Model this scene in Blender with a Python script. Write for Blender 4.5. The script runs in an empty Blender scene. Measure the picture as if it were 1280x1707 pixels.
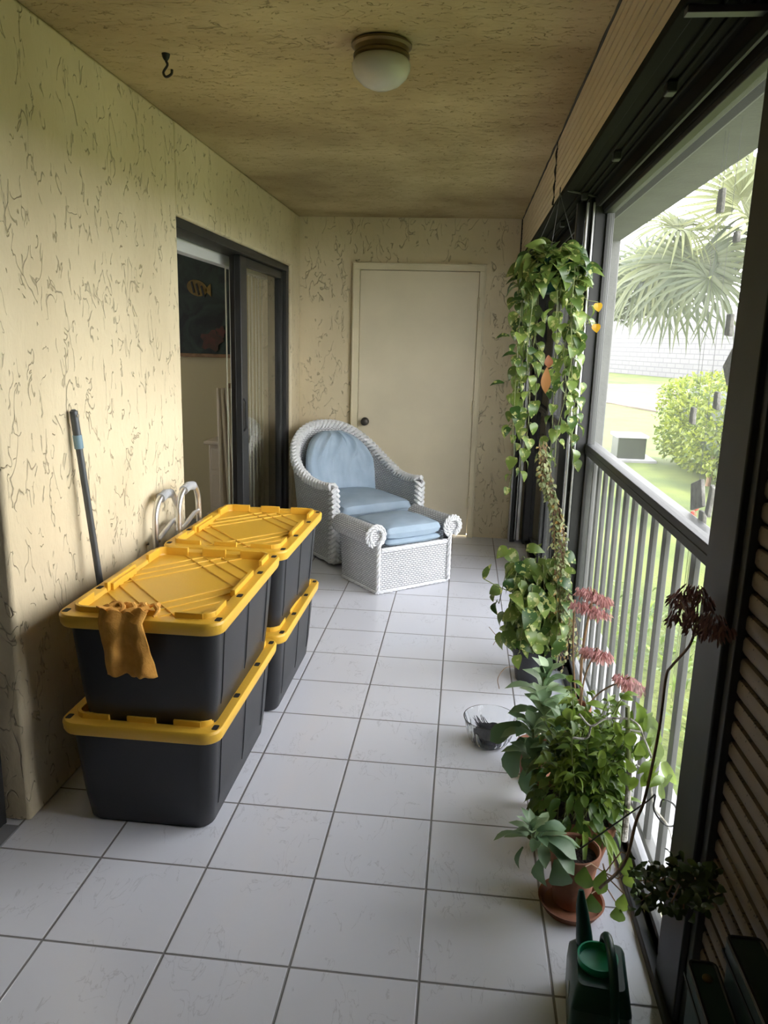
import bpy, bmesh, math, random
from mathutils import Vector, Matrix, noise
random.seed(7)
S = bpy.context.scene
COL = S.collection
V = Vector
# ------------------------------------------------------------------ camera
FPX = 1265.5
CR = V((0.99401286, 0.10589244, 0.02693015)); CU = V((-0.04927787, 0.21449083, 0.97548212)); CF = V((-0.09751991, 0.97096883, -0.2184248))
CP = V((1.29328, 0.0, 1.508256))
cam = bpy.data.cameras.new('camera'); co = bpy.data.objects.new('camera', cam); COL.objects.link(co)
m = Matrix((CR, CU, -CF)).transposed().to_4x4(); m.translation = CP; co.matrix_world = m
cam.sensor_fit = 'VERTICAL'; cam.sensor_height = 36; cam.lens = FPX / 1707 * 36; cam.clip_start = .02; cam.clip_end = 500
S.camera = co
# ------------------------------------------------------------------ light
EXPOSURE = 1.17
SKY = 6.0
SUN = 2.2
S.view_settings.view_transform = 'Standard'; S.view_settings.look = 'None'; S.view_settings.gamma = 1
S.view_settings.exposure = EXPOSURE; S.view_settings.use_curve_mapping = False
w = bpy.data.worlds.new('sky'); S.world = w; w.use_nodes = True
nt = w.node_tree; bg = nt.nodes['Background']
tc = nt.nodes.new('ShaderNodeTexCoord'); sx = nt.nodes.new('ShaderNodeSeparateXYZ'); rp = nt.nodes.new('ShaderNodeValToRGB')
nt.links.new(tc.outputs['Generated'], sx.inputs[0]); nt.links.new(sx.outputs[2], rp.inputs[0]); nt.links.new(rp.outputs[0], bg.inputs[0])
rp.color_ramp.elements[0].position = 0.32; rp.color_ramp.elements[0].color = (.99, .985, 1, 1)   # hazy bright horizon
rp.color_ramp.elements[1].position = 0.8; rp.color_ramp.elements[1].color = (.17, .20, .25, 1)
bg.inputs[1].default_value = SKY
sl = bpy.data.lights.new('sun', 'SUN'); sl.energy = SUN; sl.angle = math.radians(3); sl.color = (1, .95, .84)
so = bpy.data.objects.new('sun', sl); COL.objects.link(so)
so.rotation_euler = V((-.16, .10, -1)).to_track_quat('-Z', 'Y').to_euler()


def at(px, py, ax, val):
    """point of the place on the plane ax=val seen at a picture position (measured from the photograph)"""
    d = CF + CR * ((px - 640) / FPX) - CU * ((py - 853.5) / FPX)
    i = 'xyz'.index(ax); return CP + d * ((val - CP[i]) / d[i])


# ------------------------------------------------------------------ materials
def _n(nt, t, **k):
    n = nt.nodes.new(t)
    for a, b in k.items():
        if isinstance(a, str) and hasattr(n, a): setattr(n, a, b)
    return n


def lin(c):
    return tuple((x / 12.92 if x <= .04045 else ((x + .055) / 1.055) ** 2.4) for x in c)


def mat(name, col, rough=.6, metal=0, bump=0, bscale=50, var=0, vscale=6, col2=None, spec=.5, trans=0, coat=0):
    """principled material with noise colour variation and noise bump; col in linear RGB"""
    ma = bpy.data.materials.new(name); ma.use_nodes = True; nt = ma.node_tree; L = nt.links
    b = nt.nodes['Principled BSDF']; b.inputs['Roughness'].default_value = rough; b.inputs['Metallic'].default_value = metal
    b.inputs['Specular IOR Level'].default_value = spec; b.inputs['Base Color'].default_value = (*col, 1)
    if trans: b.inputs['Transmission Weight'].default_value = trans
    if coat: b.inputs['Coat Weight'].default_value = coat
    t = _n(nt, 'ShaderNodeTexCoord')
    if var or col2:
        n = _n(nt, 'ShaderNodeTexNoise'); n.inputs['Scale'].default_value = vscale; n.inputs['Detail'].default_value = 5
        r = _n(nt, 'ShaderNodeValToRGB'); r.color_ramp.elements[0].position = .35; r.color_ramp.elements[1].position = .65
        c2 = col2 or tuple(x * (1 - var) for x in col)
        r.color_ramp.elements[0].color = (*c2, 1); r.color_ramp.elements[1].color = (*col, 1)
        L.new(t.outputs['Object'], n.inputs['Vector']); L.new(n.outputs[0], r.inputs[0]); L.new(r.outputs[0], b.inputs['Base Color'])
    if bump:
        n = _n(nt, 'ShaderNodeTexNoise'); n.inputs['Scale'].default_value = bscale; n.inputs['Detail'].default_value = 4
        bp = _n(nt, 'ShaderNodeBump'); bp.inputs['Strength'].default_value = bump; bp.inputs['Distance'].default_value = .01
        L.new(t.outputs['Object'], n.inputs['Vector']); L.new(n.outputs[0], bp.inputs['Height']); L.new(bp.outputs[0], b.inputs['Normal'])
    return ma


def mth(nt, op, a, b=None, c=None):
    n = nt.nodes.new('ShaderNodeMath'); n.operation = op
    for i, x in enumerate((a, b, c)):
        if x is None: continue
        if isinstance(x, (int, float)): n.inputs[i].default_value = x
        else: nt.links.new(x, n.inputs[i])
    return n.outputs[0]


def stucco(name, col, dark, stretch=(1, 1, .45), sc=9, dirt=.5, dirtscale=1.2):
    """knock-down stucco: soft lumps plus short thin squiggly trowel cracks"""
    ma = bpy.data.materials.new(name); ma.use_nodes = True; nt = ma.node_tree; L = nt.links
    b = nt.nodes['Principled BSDF']; b.inputs['Roughness'].default_value = .85; b.inputs['Specular IOR Level'].default_value = .2
    t = _n(nt, 'ShaderNodeTexCoord'); mp = _n(nt, 'ShaderNodeMapping'); mp.inputs['Scale'].default_value = stretch
    L.new(t.outputs['Object'], mp.inputs[0])

    def noi(scale, det=3, dist=0, vec=mp.outputs[0]):
        n = _n(nt, 'ShaderNodeTexNoise'); n.inputs['Scale'].default_value = scale; n.inputs['Detail'].default_value = det
        n.inputs['Distortion'].default_value = dist; L.new(vec, n.inputs['Vector']); return n.outputs[0]
    cracks = None
    for scl, off, wd in ((sc, .5, .010), (sc * 1.9, .47, .016)):
        n1 = noi(scl, 2.5, .9)
        ridge = mth(nt, 'ABSOLUTE', mth(nt, 'SUBTRACT', n1, off))
        line = mth(nt, 'SMOOTH_MIN', mth(nt, 'DIVIDE', ridge, wd), 1.0, .2)
        mask = mth(nt, 'GREATER_THAN', noi(scl * .9 + 3, 1), .535)
        cr = mth(nt, 'MULTIPLY', mth(nt, 'SUBTRACT', 1.0, line), mask)
        cracks = cr if cracks is None else mth(nt, 'MAXIMUM', cracks, cr)
    lump = noi(sc * 2.2, 4, .4); fine = noi(sc * 14, 3)
    h = mth(nt, 'ADD', mth(nt, 'MULTIPLY', lump, .8), mth(nt, 'MULTIPLY', fine, .14))
    h = mth(nt, 'SUBTRACT', h, mth(nt, 'MULTIPLY', cracks, .9))
    bp = _n(nt, 'ShaderNodeBump'); bp.inputs['Strength'].default_value = .75; bp.inputs['Distance'].default_value = .010
    L.new(h, bp.inputs['Height']); L.new(bp.outputs[0], b.inputs['Normal'])
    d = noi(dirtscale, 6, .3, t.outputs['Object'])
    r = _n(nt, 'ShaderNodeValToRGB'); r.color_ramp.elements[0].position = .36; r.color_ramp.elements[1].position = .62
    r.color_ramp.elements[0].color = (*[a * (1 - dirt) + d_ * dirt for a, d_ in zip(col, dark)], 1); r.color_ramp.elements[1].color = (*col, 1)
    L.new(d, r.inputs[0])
    mx = _n(nt, 'ShaderNodeMix', data_type='RGBA'); L.new(mth(nt, 'MULTIPLY', cracks, .38), mx.inputs[0])
    L.new(r.outputs[0], mx.inputs[6]); mx.inputs[7].default_value = (*[x * .35 for x in dark], 1)
    L.new(mx.outputs[2], b.inputs['Base Color'])
    return ma


def leafmat(name, c_dark, c_light, rough=.4, varieg=None, trans=.3):
    ma = bpy.data.materials.new(name); ma.use_nodes = True; nt = ma.node_tree; L = nt.links
    b = nt.nodes['Principled BSDF']; out = nt.nodes['Material Output']; b.inputs['Roughness'].default_value = rough
    uv = _n(nt, 'ShaderNodeUVMap'); sp = _n(nt, 'ShaderNodeSeparateXYZ'); L.new(uv.outputs[0], sp.inputs[0])
    r = _n(nt, 'ShaderNodeValToRGB'); r.color_ramp.elements[0].color = (*c_dark, 1); r.color_ramp.elements[1].color = (*c_light, 1)
    L.new(sp.outputs[0], r.inputs[0]); colr = r.outputs[0]
    if varieg:
        t = _n(nt, 'ShaderNodeTexCoord'); n = _n(nt, 'ShaderNodeTexNoise'); n.inputs['Scale'].default_value = 45; n.inputs['Detail'].default_value = 3
        L.new(t.outputs['Object'], n.inputs['Vector']); k = mth(nt, 'GREATER_THAN', n.outputs[0], .6)
        mx = _n(nt, 'ShaderNodeMix', data_type='RGBA'); L.new(k, mx.inputs[0]); L.new(colr, mx.inputs[6]); mx.inputs[7].default_value = (*varieg, 1); colr = mx.outputs[2]
    L.new(colr, b.inputs['Base Color'])
    tr = _n(nt, 'ShaderNodeBsdfTranslucent'); L.new(colr, tr.inputs[0]); ms = _n(nt, 'ShaderNodeMixShader'); ms.inputs[0].default_value = trans
    L.new(b.outputs[0], ms.inputs[1]); L.new(tr.outputs[0], ms.inputs[2]); L.new(ms.outputs[0], out.inputs[0])
    return ma


def tilemat():
    ma = bpy.data.materials.new('floor_tile'); ma.use_nodes = True; nt = ma.node_tree; L = nt.links
    b = nt.nodes['Principled BSDF']; t = _n(nt, 'ShaderNodeTexCoord'); s = _n(nt, 'ShaderNodeSeparateXYZ'); L.new(t.outputs['Object'], s.inputs[0])
    T = .32
    def edge(o, off):
        fr = mth(nt, 'FRACT', mth(nt, 'DIVIDE', mth(nt, 'ADD', o, off), T))
        return mth(nt, 'MULTIPLY', mth(nt, 'MINIMUM', fr, mth(nt, 'SUBTRACT', 1.0, fr)), T)
    ex = edge(s.outputs[0], -.9198 * T + 10 * T); ey = edge(s.outputs[1], -4.8446 * T + 10 * T)
    e = mth(nt, 'MINIMUM', ex, ey)
    g = mth(nt, 'LESS_THAN', e, .0032)
    n = _n(nt, 'ShaderNodeTexNoise'); n.inputs['Scale'].default_value = 9; n.inputs['Detail'].default_value = 6; n.inputs['Distortion'].default_value = 1.2
    mp = _n(nt, 'ShaderNodeMapping'); mp.inputs['Scale'].default_value = (1.6, .7, 1); mp.inputs['Rotation'].default_value = (0, 0, .5); L.new(t.outputs['Object'], mp.inputs[0]); L.new(mp.outputs[0], n.inputs['Vector'])
    vein = mth(nt, 'SUBTRACT', 1.0, mth(nt, 'SMOOTH_MIN', mth(nt, 'DIVIDE', mth(nt, 'ABSOLUTE', mth(nt, 'SUBTRACT', n.outputs[0], .52)), .012), 1.0, .3))
    n2 = _n(nt, 'ShaderNodeTexNoise'); n2.inputs['Scale'].default_value = 5; L.new(t.outputs['Object'], n2.inputs['Vector'])
    vm = mth(nt, 'MULTIPLY', mth(nt, 'MULTIPLY', vein, mth(nt, 'GREATER_THAN', n2.outputs[0], .52)), .45)
    m1 = _n(nt, 'ShaderNodeMix', data_type='RGBA'); L.new(vm, m1.inputs[0]); m1.inputs[6].default_value = (.79, .80, .86, 1); m1.inputs[7].default_value = (.46, .46, .50, 1)
    m2 = _n(nt, 'ShaderNodeMix', data_type='RGBA'); L.new(g, m2.inputs[0]); L.new(m1.outputs[2], m2.inputs[6]); m2.inputs[7].default_value = (.23, .22, .22, 1)
    L.new(m2.outputs[2], b.inputs['Base Color'])
    L.new(mth(nt, 'ADD', mth(nt, 'MULTIPLY', g, .5), .20), b.inputs['Roughness'])
    h = mth(nt, 'ADD', mth(nt, 'MINIMUM', mth(nt, 'DIVIDE', e, .005), 1.0), mth(nt, 'MULTIPLY', n2.outputs[0], .15))
    bp = _n(nt, 'ShaderNodeBump'); bp.inputs['Strength'].default_value = .5; bp.inputs['Distance'].default_value = .003; L.new(h, bp.inputs['Height']); L.new(bp.outputs[0], b.inputs['Normal'])
    return ma


def wickermat(name='white_wicker', row=.0125, wid=.026):
    ma = bpy.data.materials.new(name); ma.use_nodes = True; nt = ma.node_tree; L = nt.links
    b = nt.nodes['Principled BSDF']; b.inputs['Roughness'].default_value = .55
    uv = _n(nt, 'ShaderNodeUVMap'); br = _n(nt, 'ShaderNodeTexBrick'); br.offset = .5
    br.inputs['Scale'].default_value = 1; br.inputs['Brick Width'].default_value = wid; br.inputs['Row Height'].default_value = row
    br.inputs['Mortar Size'].default_value = .0024; br.inputs['Mortar Smooth'].default_value = .8
    br.inputs['Color1'].default_value = (.82, .83, .84, 1); br.inputs['Color2'].default_value = (.70, .71, .73, 1); br.inputs['Mortar'].default_value = (.13, .13, .14, 1)
    L.new(uv.outputs[0], br.inputs['Vector'])
    n = _n(nt, 'ShaderNodeTexNoise'); n.inputs['Scale'].default_value = 14; L.new(uv.outputs[0], n.inputs['Vector'])
    wn = mth(nt, 'MULTIPLY', mth(nt, 'GREATER_THAN', n.outputs[0], .67), .35)
    mx = _n(nt, 'ShaderNodeMix', data_type='RGBA'); L.new(wn, mx.inputs[0]); L.new(br.outputs[0], mx.inputs[6]); mx.inputs[7].default_value = (.35, .33, .31, 1)
    L.new(mx.outputs[2], b.inputs['Base Color'])
    bp = _n(nt, 'ShaderNodeBump'); bp.invert = True; bp.inputs['Strength'].default_value = .9; bp.inputs['Distance'].default_value = .004
    L.new(br.outputs['Fac'], bp.inputs['Height']); L.new(bp.outputs[0], b.inputs['Normal'])
    return ma


def screenmat():
    """fine insect mesh: mostly see-through, the threads catch some light"""
    ma = bpy.data.materials.new('insect_mesh'); ma.use_nodes = True; nt = ma.node_tree; L = nt.links
    nt.nodes.remove(nt.nodes['Principled BSDF']); out = nt.nodes['Material Output']
    t = _n(nt, 'ShaderNodeBsdfTransparent'); d = _n(nt, 'ShaderNodeBsdfDiffuse'); d.inputs[0].default_value = (.22, .23, .22, 1)
    tl = _n(nt, 'ShaderNodeBsdfTranslucent'); tl.inputs[0].default_value = (.32, .33, .31, 1)
    a = _n(nt, 'ShaderNodeMixShader'); a.inputs[0].default_value = .5; L.new(d.outputs[0], a.inputs[1]); L.new(tl.outputs[0], a.inputs[2])
    m_ = _n(nt, 'ShaderNodeMixShader'); m_.inputs[0].default_value = .17; L.new(t.outputs[0], m_.inputs[1]); L.new(a.outputs[0], m_.inputs[2]); L.new(m_.outputs[0], out.inputs[0])
    return ma


def glassmat(name='pane_glass', tint=(.9, .93, .92), thin=True, rough=0.0):
    ma = bpy.data.materials.new(name); ma.use_nodes = True; nt = ma.node_tree; L = nt.links
    b = nt.nodes['Principled BSDF']; out = nt.nodes['Material Output']
    if not thin:
        b.inputs['Transmission Weight'].default_value = 1; b.inputs['Roughness'].default_value = rough; b.inputs['Base Color'].default_value = (*tint, 1); b.inputs['IOR'].default_value = 1.45; return ma
    t = _n(nt, 'ShaderNodeBsdfTransparent'); t.inputs[0].default_value = (*tint, 1); g = _n(nt, 'ShaderNodeBsdfGlossy'); g.inputs['Roughness'].default_value = .02
    f = _n(nt, 'ShaderNodeFresnel'); f.inputs[0].default_value = 1.5; m_ = _n(nt, 'ShaderNodeMixShader')
    L.new(mth(nt, 'MINIMUM', mth(nt, 'MULTIPLY', f.outputs[0], 1.6), 1.0), m_.inputs[0]); L.new(t.outputs[0], m_.inputs[1]); L.new(g.outputs[0], m_.inputs[2]); L.new(m_.outputs[0], out.inputs[0])
    return ma


M = {}
M['wall'] = stucco('cream_stucco', (.76, .665, .465), (.50, .41, .25), (1, 1, .5), 8, .40)
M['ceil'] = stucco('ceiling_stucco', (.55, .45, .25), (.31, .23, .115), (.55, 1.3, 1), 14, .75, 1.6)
M['smooth'] = mat('cream_paint', (.74, .66, .46), .5, bump=.1, bscale=30, var=.08, vscale=3)
M['door'] = mat('door_paint', (.74, .66, .48), .45, bump=.06, bscale=20, var=.10, vscale=2.2)
M['tile'] = tilemat()
M['bronze'] = mat('bronze_aluminium', (.034, .035, .035), .5, .1, var=.3, vscale=5)
M['header'] = mat('dark_header_metal', (.016, .016, .014), .9, spec=.08)
M['graymetal'] = mat('grey_aluminium', (.085, .085, .085), .45, .2, var=.15, vscale=8)
M['lightmetal'] = mat('pale_track_aluminium', (.55, .56, .56), .35, .6, var=.25, vscale=14)
M['concrete'] = mat('grey_painted_concrete', (.13, .13, .125), .8, bump=.2, var=.2)
M['slab'] = mat('grey_slab', (.30, .30, .31), .6, bump=.2, var=.25)
M['beige'] = mat('beige_vinyl', (.66, .54, .36), .5, var=.08)
M['screen'] = screenmat()
M['glass'] = glassmat()
M['cutglass'] = glassmat('clear_glass', (.95, .97, .97), False)
M['grass'] = mat('grass', (.14, .17, .028), .9, bump=1, bscale=40, col2=(.075, .11, .018), vscale=1.3)
M['sand'] = mat('dry_straw', (.17, .13, .10), .9, bump=.8, bscale=5, col2=(.095, .075, .05), vscale=1.4)
M['pale'] = mat('pale_block', (.66, .64, .64), .9, var=.06, vscale=1)
M['black_plastic'] = mat('black_plastic', (.014, .015, .018), .38, bump=.08, bscale=300)
M['yellow'] = mat('yellow_plastic', (.78, .46, .045), .42, bump=.08, bscale=120, var=.06, vscale=4)
M['dark'] = mat('painted_hole_shade', (.01, .008, .006), .8)  # near-black colour stands in for the shade inside the lock holes
M['cloth'] = mat('ochre_cloth', (.82, .43, .09), .9, bump=.25, bscale=120, col2=(.58, .27, .045), vscale=14)
M['wicker'] = wickermat()
M['wickerstrand'] = mat('white_painted_cane', (.80, .81, .82), .5, var=.12, vscale=30)
M['blue'] = mat('blue_denim', (.40, .50, .60), .9, bump=.25, bscale=220, col2=(.34, .44, .54), vscale=7)
M['alu'] = mat('polished_aluminium', (.72, .72, .72), .28, .9)
M['foam'] = mat('grey_foam_grip', (.42, .44, .47), .85, bump=.3, bscale=200)
M['pole'] = mat('grey_pole', (.10, .11, .12), .4, .3)
M['bluegrip'] = mat('blue_grey_collar', (.20, .33, .42), .5)
M['terracotta'] = mat('terracotta', (.29, .12, .065), .8, bump=.2, bscale=60, col2=(.19, .08, .045), vscale=9)
M['soil'] = mat('soil', (.03, .022, .016), .95, bump=1, bscale=120)
M['stem'] = mat('green_stem', (.17, .20, .07), .6, var=.3, vscale=20)
M['brownstem'] = mat('brown_stem', (.27, .16, .085), .7, var=.4, vscale=20)
M['bark'] = mat('pale_bark', (.62, .60, .55), .9, bump=.8, bscale=90, col2=(.10, .085, .06), vscale=30)
M['pothos'] = leafmat('pothos_leaf', (.028, .075, .016), (.20, .28, .06), .35, (.40, .42, .15), .3)
M['kal'] = leafmat('kalanchoe_leaf', (.10, .19, .085), (.36, .48, .27), .45, None, .15)
M['fresh'] = leafmat('fresh_leaf', (.055, .115, .022), (.27, .38, .06), .4, None, .35)
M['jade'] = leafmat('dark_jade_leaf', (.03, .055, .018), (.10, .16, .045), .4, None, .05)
M['vine'] = leafmat('small_vine_leaf', (.13, .18, .06), (.42, .44, .22), .5, (.45, .28, .08), .25)
M['yellowleaf'] = leafmat('yellow_leaf', (.55, .30, .02), (.70, .45, .05), .5, None, .3)
M['brownleaf'] = leafmat('brown_leaf', (.22, .08, .03), (.40, .20, .06), .6, None, .2)
M['pink'] = leafmat('pink_bell_flower', (.34, .13, .13), (.85, .50, .48), .6, None, .3)
M['duskpink'] = leafmat('withered_flower', (.14, .07, .06), (.30, .15, .13), .7, None, .2)
M['hedge'] = leafmat('hedge_leaf', (.06, .10, .01), (.27, .32, .025), .5, None, .35)
M['palm'] = leafmat('palm_leaf', (.035, .05, .02), (.15, .165, .06), .5, None, .25)
M['trunk'] = mat('palm_trunk', (.20, .14, .10), .95, bump=1, bscale=14, var=.4)
M['green_plastic'] = mat('dark_green_plastic', (.004, .052, .038), .32, bump=.05, bscale=200)
M['green_inner'] = mat('green_plastic_inside', (.015, .36, .19), .35)
M['boxgreen'] = mat('green_enamel', (.006, .034, .030), .4, bump=.05)
M['sticker'] = mat('pale_sticker', (.40, .45, .43), .5)
M['cream'] = mat('cream_ceramic', (.74, .70, .50), .35)
M['antique'] = mat('antique_brass', (.17, .12, .055), .4, .6, var=.2)
M['opal'] = mat('opal_glass', (.55, .54, .48), .25, var=.12, vscale=9)
M['rubber'] = mat('black_rubber', (.012, .012, .012), .5)
M['drift'] = mat('driftwood', (.20, .19, .17), .9, bump=.8, bscale=60, col2=(.08, .075, .065), vscale=25)
M['ac'] = mat('dark_green_cabinet', (.03, .038, .022), .6, var=.3)
M['acwhite'] = mat('pale_lid', (.75, .76, .76), .5)
M['roomwall'] = mat('room_wall', (.50, .44, .27), .8)
M['blinds'] = mat('cream_vertical_blind', (.62, .60, .46), .7)
M['whitewood'] = mat('cream_painted_wood', (.58, .50, .38), .5)
M['debris'] = mat('black_charred_bits', (.012, .013, .016), .7, bump=.6, bscale=90)


def paintingmat():
    ma = bpy.data.materials.new('dark_reef_painting'); ma.use_nodes = True; nt = ma.node_tree; L = nt.links
    b = nt.nodes['Principled BSDF']; b.inputs['Roughness'].default_value = .5
    t = _n(nt, 'ShaderNodeTexCoord'); n = _n(nt, 'ShaderNodeTexNoise'); n.inputs['Scale'].default_value = 5; n.inputs['Detail'].default_value = 6; n.inputs['Distortion'].default_value = 1.5
    L.new(t.outputs['Object'], n.inputs['Vector']); r = _n(nt, 'ShaderNodeValToRGB'); L.new(n.outputs[0], r.inputs[0])
    e = r.color_ramp.elements; e[0].position = .35; e[0].color = (.004, .007, .007, 1); e[1].position = .8; e[1].color = (.03, .055, .04, 1)
    L.new(r.outputs[0], b.inputs['Base Color']); return ma


M['painting'] = paintingmat()


def palewallmat():
    ma = bpy.data.materials.new('pale_block_wall'); ma.use_nodes = True; nt = ma.node_tree; L = nt.links
    b = nt.nodes['Principled BSDF']; b.inputs['Roughness'].default_value = .9
    uv = _n(nt, 'ShaderNodeUVMap'); br = _n(nt, 'ShaderNodeTexBrick'); L.new(uv.outputs[0], br.inputs['Vector'])
    br.inputs['Scale'].default_value = 1; br.inputs['Brick Width'].default_value = .9; br.inputs['Row Height'].default_value = .3; br.inputs['Mortar Size'].default_value = .03
    br.inputs['Color1'].default_value = (.175, .17, .17, 1); br.inputs['Color2'].default_value = (.155, .15, .155, 1); br.inputs['Mortar'].default_value = (.115, .115, .12, 1)
    L.new(br.outputs[0], b.inputs['Base Color']); return ma


M['palewall'] = palewallmat()


# ------------------------------------------------------------------ mesh helpers
class MB:
    def __init__(s): s.v = []; s.f = []; s.uv = []

    def add(s, vs, fs, uvs=None):
        o = len(s.v); s.v += [tuple(p) for p in vs]; s.f += [tuple(i + o for i in f) for f in fs]
        s.uv += (uvs if uvs else [(0, 0)] * len(vs))

    def box(s, lo, hi, mtx=None):
        x0, y0, z0 = lo; x1, y1, z1 = hi
        vs = [V(p) for p in ((x0, y0, z0), (x1, y0, z0), (x1, y1, z0), (x0, y1, z0), (x0, y0, z1), (x1, y0, z1), (x1, y1, z1), (x0, y1, z1))]
        if mtx: vs = [mtx @ p for p in vs]
        s.add(vs, [(0, 3, 2, 1), (4, 5, 6, 7), (0, 1, 5, 4), (1, 2, 6, 5), (2, 3, 7, 6), (3, 0, 4, 7)]); return s

    def grid(s, fn, nu, nv, cu=False, cv=False):
        vs = []; uv = []
        for j in range(nv):
            for i in range(nu):
                r = fn(i / (nu if cu else nu - 1), j / (nv if cv else nv - 1))
                vs.append(r[0] if isinstance(r, tuple) and len(r) == 2 else r); uv.append(r[1] if isinstance(r, tuple) and len(r) == 2 else (0, 0))
        fs = []
        for j in range(nv if cv else nv - 1):
            for i in range(nu if cu else nu - 1):
                a = j * nu + i; b = j * nu + (i + 1) % nu; c = ((j + 1) % nv) * nu + (i + 1) % nu; d = ((j + 1) % nv) * nu + i
                fs.append((a, b, c, d))
        s.add(vs, fs, uv); return s

    def tube(s, pts, r, n=8, cap=True, closed=False, u=0.0):
        pts = [V(p) for p in pts]; k = len(pts); rr = r if isinstance(r, (list, tuple)) else [r] * k
        vs = []; prev = None
        for i, p in enumerate(pts):
            if closed: t = pts[(i + 1) % k] - pts[i - 1]
            else: t = pts[min(i + 1, k - 1)] - pts[max(i - 1, 0)]
            t = t.normalized() if t.length > 1e-9 else V((0, 0, 1))
            if prev is None: a = t.orthogonal().normalized()
            else:
                a = prev - t * prev.dot(t); a = a.normalized() if a.length > 1e-6 else t.orthogonal().normalized()
            prev = a; b = t.cross(a)
            vs += [p + (a * math.cos(2 * math.pi * j / n) + b * math.sin(2 * math.pi * j / n)) * rr[i] for j in range(n)]
        fs = []
        for i in range(k if closed else k - 1):
            for j in range(n):
                fs.append((i * n + j, i * n + (j + 1) % n, ((i + 1) % k) * n + (j + 1) % n, ((i + 1) % k) * n + j))
        if cap and not closed: fs += [tuple(range(n - 1, -1, -1)), tuple((k - 1) * n + j for j in range(n))]
        s.add(vs, fs, [(u, 0)] * len(vs)); return s

    def lathe(s, prof, c=(0, 0, 0), n=32, mtx=None):
        vs = []
        for r, z in prof:
            for j in range(n):
                a = 2 * math.pi * j / n; p = V((r * math.cos(a), r * math.sin(a), z)); p = (mtx @ p if mtx else p) + V(c); vs.append(p)
        fs = []; k = len(prof)
        for i in range(k - 1):
            for j in range(n): fs.append((i * n + j, i * n + (j + 1) % n, (i + 1) * n + (j + 1) % n, (i + 1) * n + j))
        if prof[0][0] > 1e-5: fs.append(tuple(range(n - 1, -1, -1)))
        if prof[-1][0] > 1e-5: fs.append(tuple((k - 1) * n + j for j in range(n)))
        s.add(vs, fs); return s

    def loft(s, rings, cap=True):
        n = len(rings[0]); vs = [p for r in rings for p in r]; fs = []
        for i in range(len(rings) - 1):
            for j in range(n): fs.append((i * n + j, i * n + (j + 1) % n, (i + 1) * n + (j + 1) % n, (i + 1) * n + j))
        if cap: fs += [tuple(range(n - 1, -1, -1)), tuple((len(rings) - 1) * n + j for j in range(n))]
        s.add(vs, fs); return s

    def extrude(s, poly, ax, a, b):
        """poly: 2-D points in the plane normal to ax, extruded from a to b"""
        def P(p, t): return (t, p[0], p[1]) if ax == 'x' else ((p[0], t, p[1]) if ax == 'y' else (p[0], p[1], t))
        return s.loft([[P(p, a) for p in poly], [P(p, b) for p in poly]])

    def leaf(s, p, d, n, L, W, kind='oval', curl=.25, cup=.25, u=None, seg=6):
        p = V(p); d = V(d).normalized(); n = V(n); n = (n - d * n.dot(d)); n = n.normalized() if n.length > 1e-5 else d.orthogonal().normalized()
        sd = d.cross(n); u = random.random() if u is None else u; vs = []; uv = []
        for i in range(seg + 1):
            t = i / seg
            if kind == 'heart': wd = W * (math.sin(math.pi * min(1, t * .86 + .14)) ** .75) * (1.25 - .55 * t)
            elif kind == 'lance': wd = W * math.sin(math.pi * (t * .92 + .08)) * (1.1 - .3 * t)
            elif kind == 'paddle': wd = W * min(1, .22 + 1.15 * t) * math.sqrt(max(0, 1 - t ** 5))
            elif kind == 'strap': wd = W * (1 - t ** 3) * (.6 + .4 * min(1, t * 3))
            else: wd = W * math.sin(math.pi * (.07 + .93 * t) ** 1.25)
            wd = max(wd, .0006); c = p + d * (L * t) - n * (L * curl * t * t) + n * (L * .12 * math.sin(math.pi * t))
            vs += [c - sd * wd * .5 + n * wd * cup, c, c + sd * wd * .5 + n * wd * cup]; uv += [(u, t)] * 3
        fs = []
        for i in range(seg):
            a = i * 3; fs += [(a, a + 1, a + 4, a + 3), (a + 1, a + 2, a + 5, a + 4)]
        s.add(vs, fs, uv); return s

    def build(s, name, ma, parent=None, world=True, smooth=True, angle=38, bevel=0, recalc=True, uv=False, thick=0, loc=None, sub=0):
        me = bpy.data.meshes.new(name); vs = [V(p) for p in s.v]; origin = V((0, 0, 0))
        if parent is not None and world:
            inv = MW[parent.name].inverted(); vs = [inv @ p for p in vs]
        if loc is not None: vs = [p - V(loc) for p in vs]
        me.from_pydata([tuple(p) for p in vs], [], s.f)
        if uv or any(c != (0, 0) for c in s.uv):
            l = me.uv_layers.new(name='uv'); flat = []
            for lo in me.loops: flat += s.uv[lo.vertex_index]
            l.data.foreach_set('uv', flat)
        if recalc:
            bm = bmesh.new(); bm.from_mesh(me); bmesh.ops.recalc_face_normals(bm, faces=bm.faces); bm.to_mesh(me); bm.free()
        if smooth:
            me.polygons.foreach_set('use_smooth', [True] * len(me.polygons))
            if angle: me.set_sharp_from_angle(angle=math.radians(angle))
        me.materials.append(M[ma] if isinstance(ma, str) else ma)
        o = bpy.data.objects.new(name, me); COL.objects.link(o)
        if loc is not None: o.location = loc
        if parent is not None:
            o.parent = parent; MW[o.name] = MW[parent.name].copy() if world else MW.get(parent.name, Matrix()).copy()
        else: MW[o.name] = Matrix.Translation(loc) if loc is not None else Matrix()
        if thick:
            md = o.modifiers.new('t', 'SOLIDIFY'); md.thickness = thick; md.offset = 0
        if bevel:
            md = o.modifiers.new('b', 'BEVEL'); md.width = bevel; md.segments = 2; md.limit_method = 'ANGLE'; md.angle_limit = math.radians(40)
        if sub:
            md = o.modifiers.new('s', 'SUBSURF'); md.levels = sub; md.render_levels = sub
        return o


MW = {}


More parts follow.
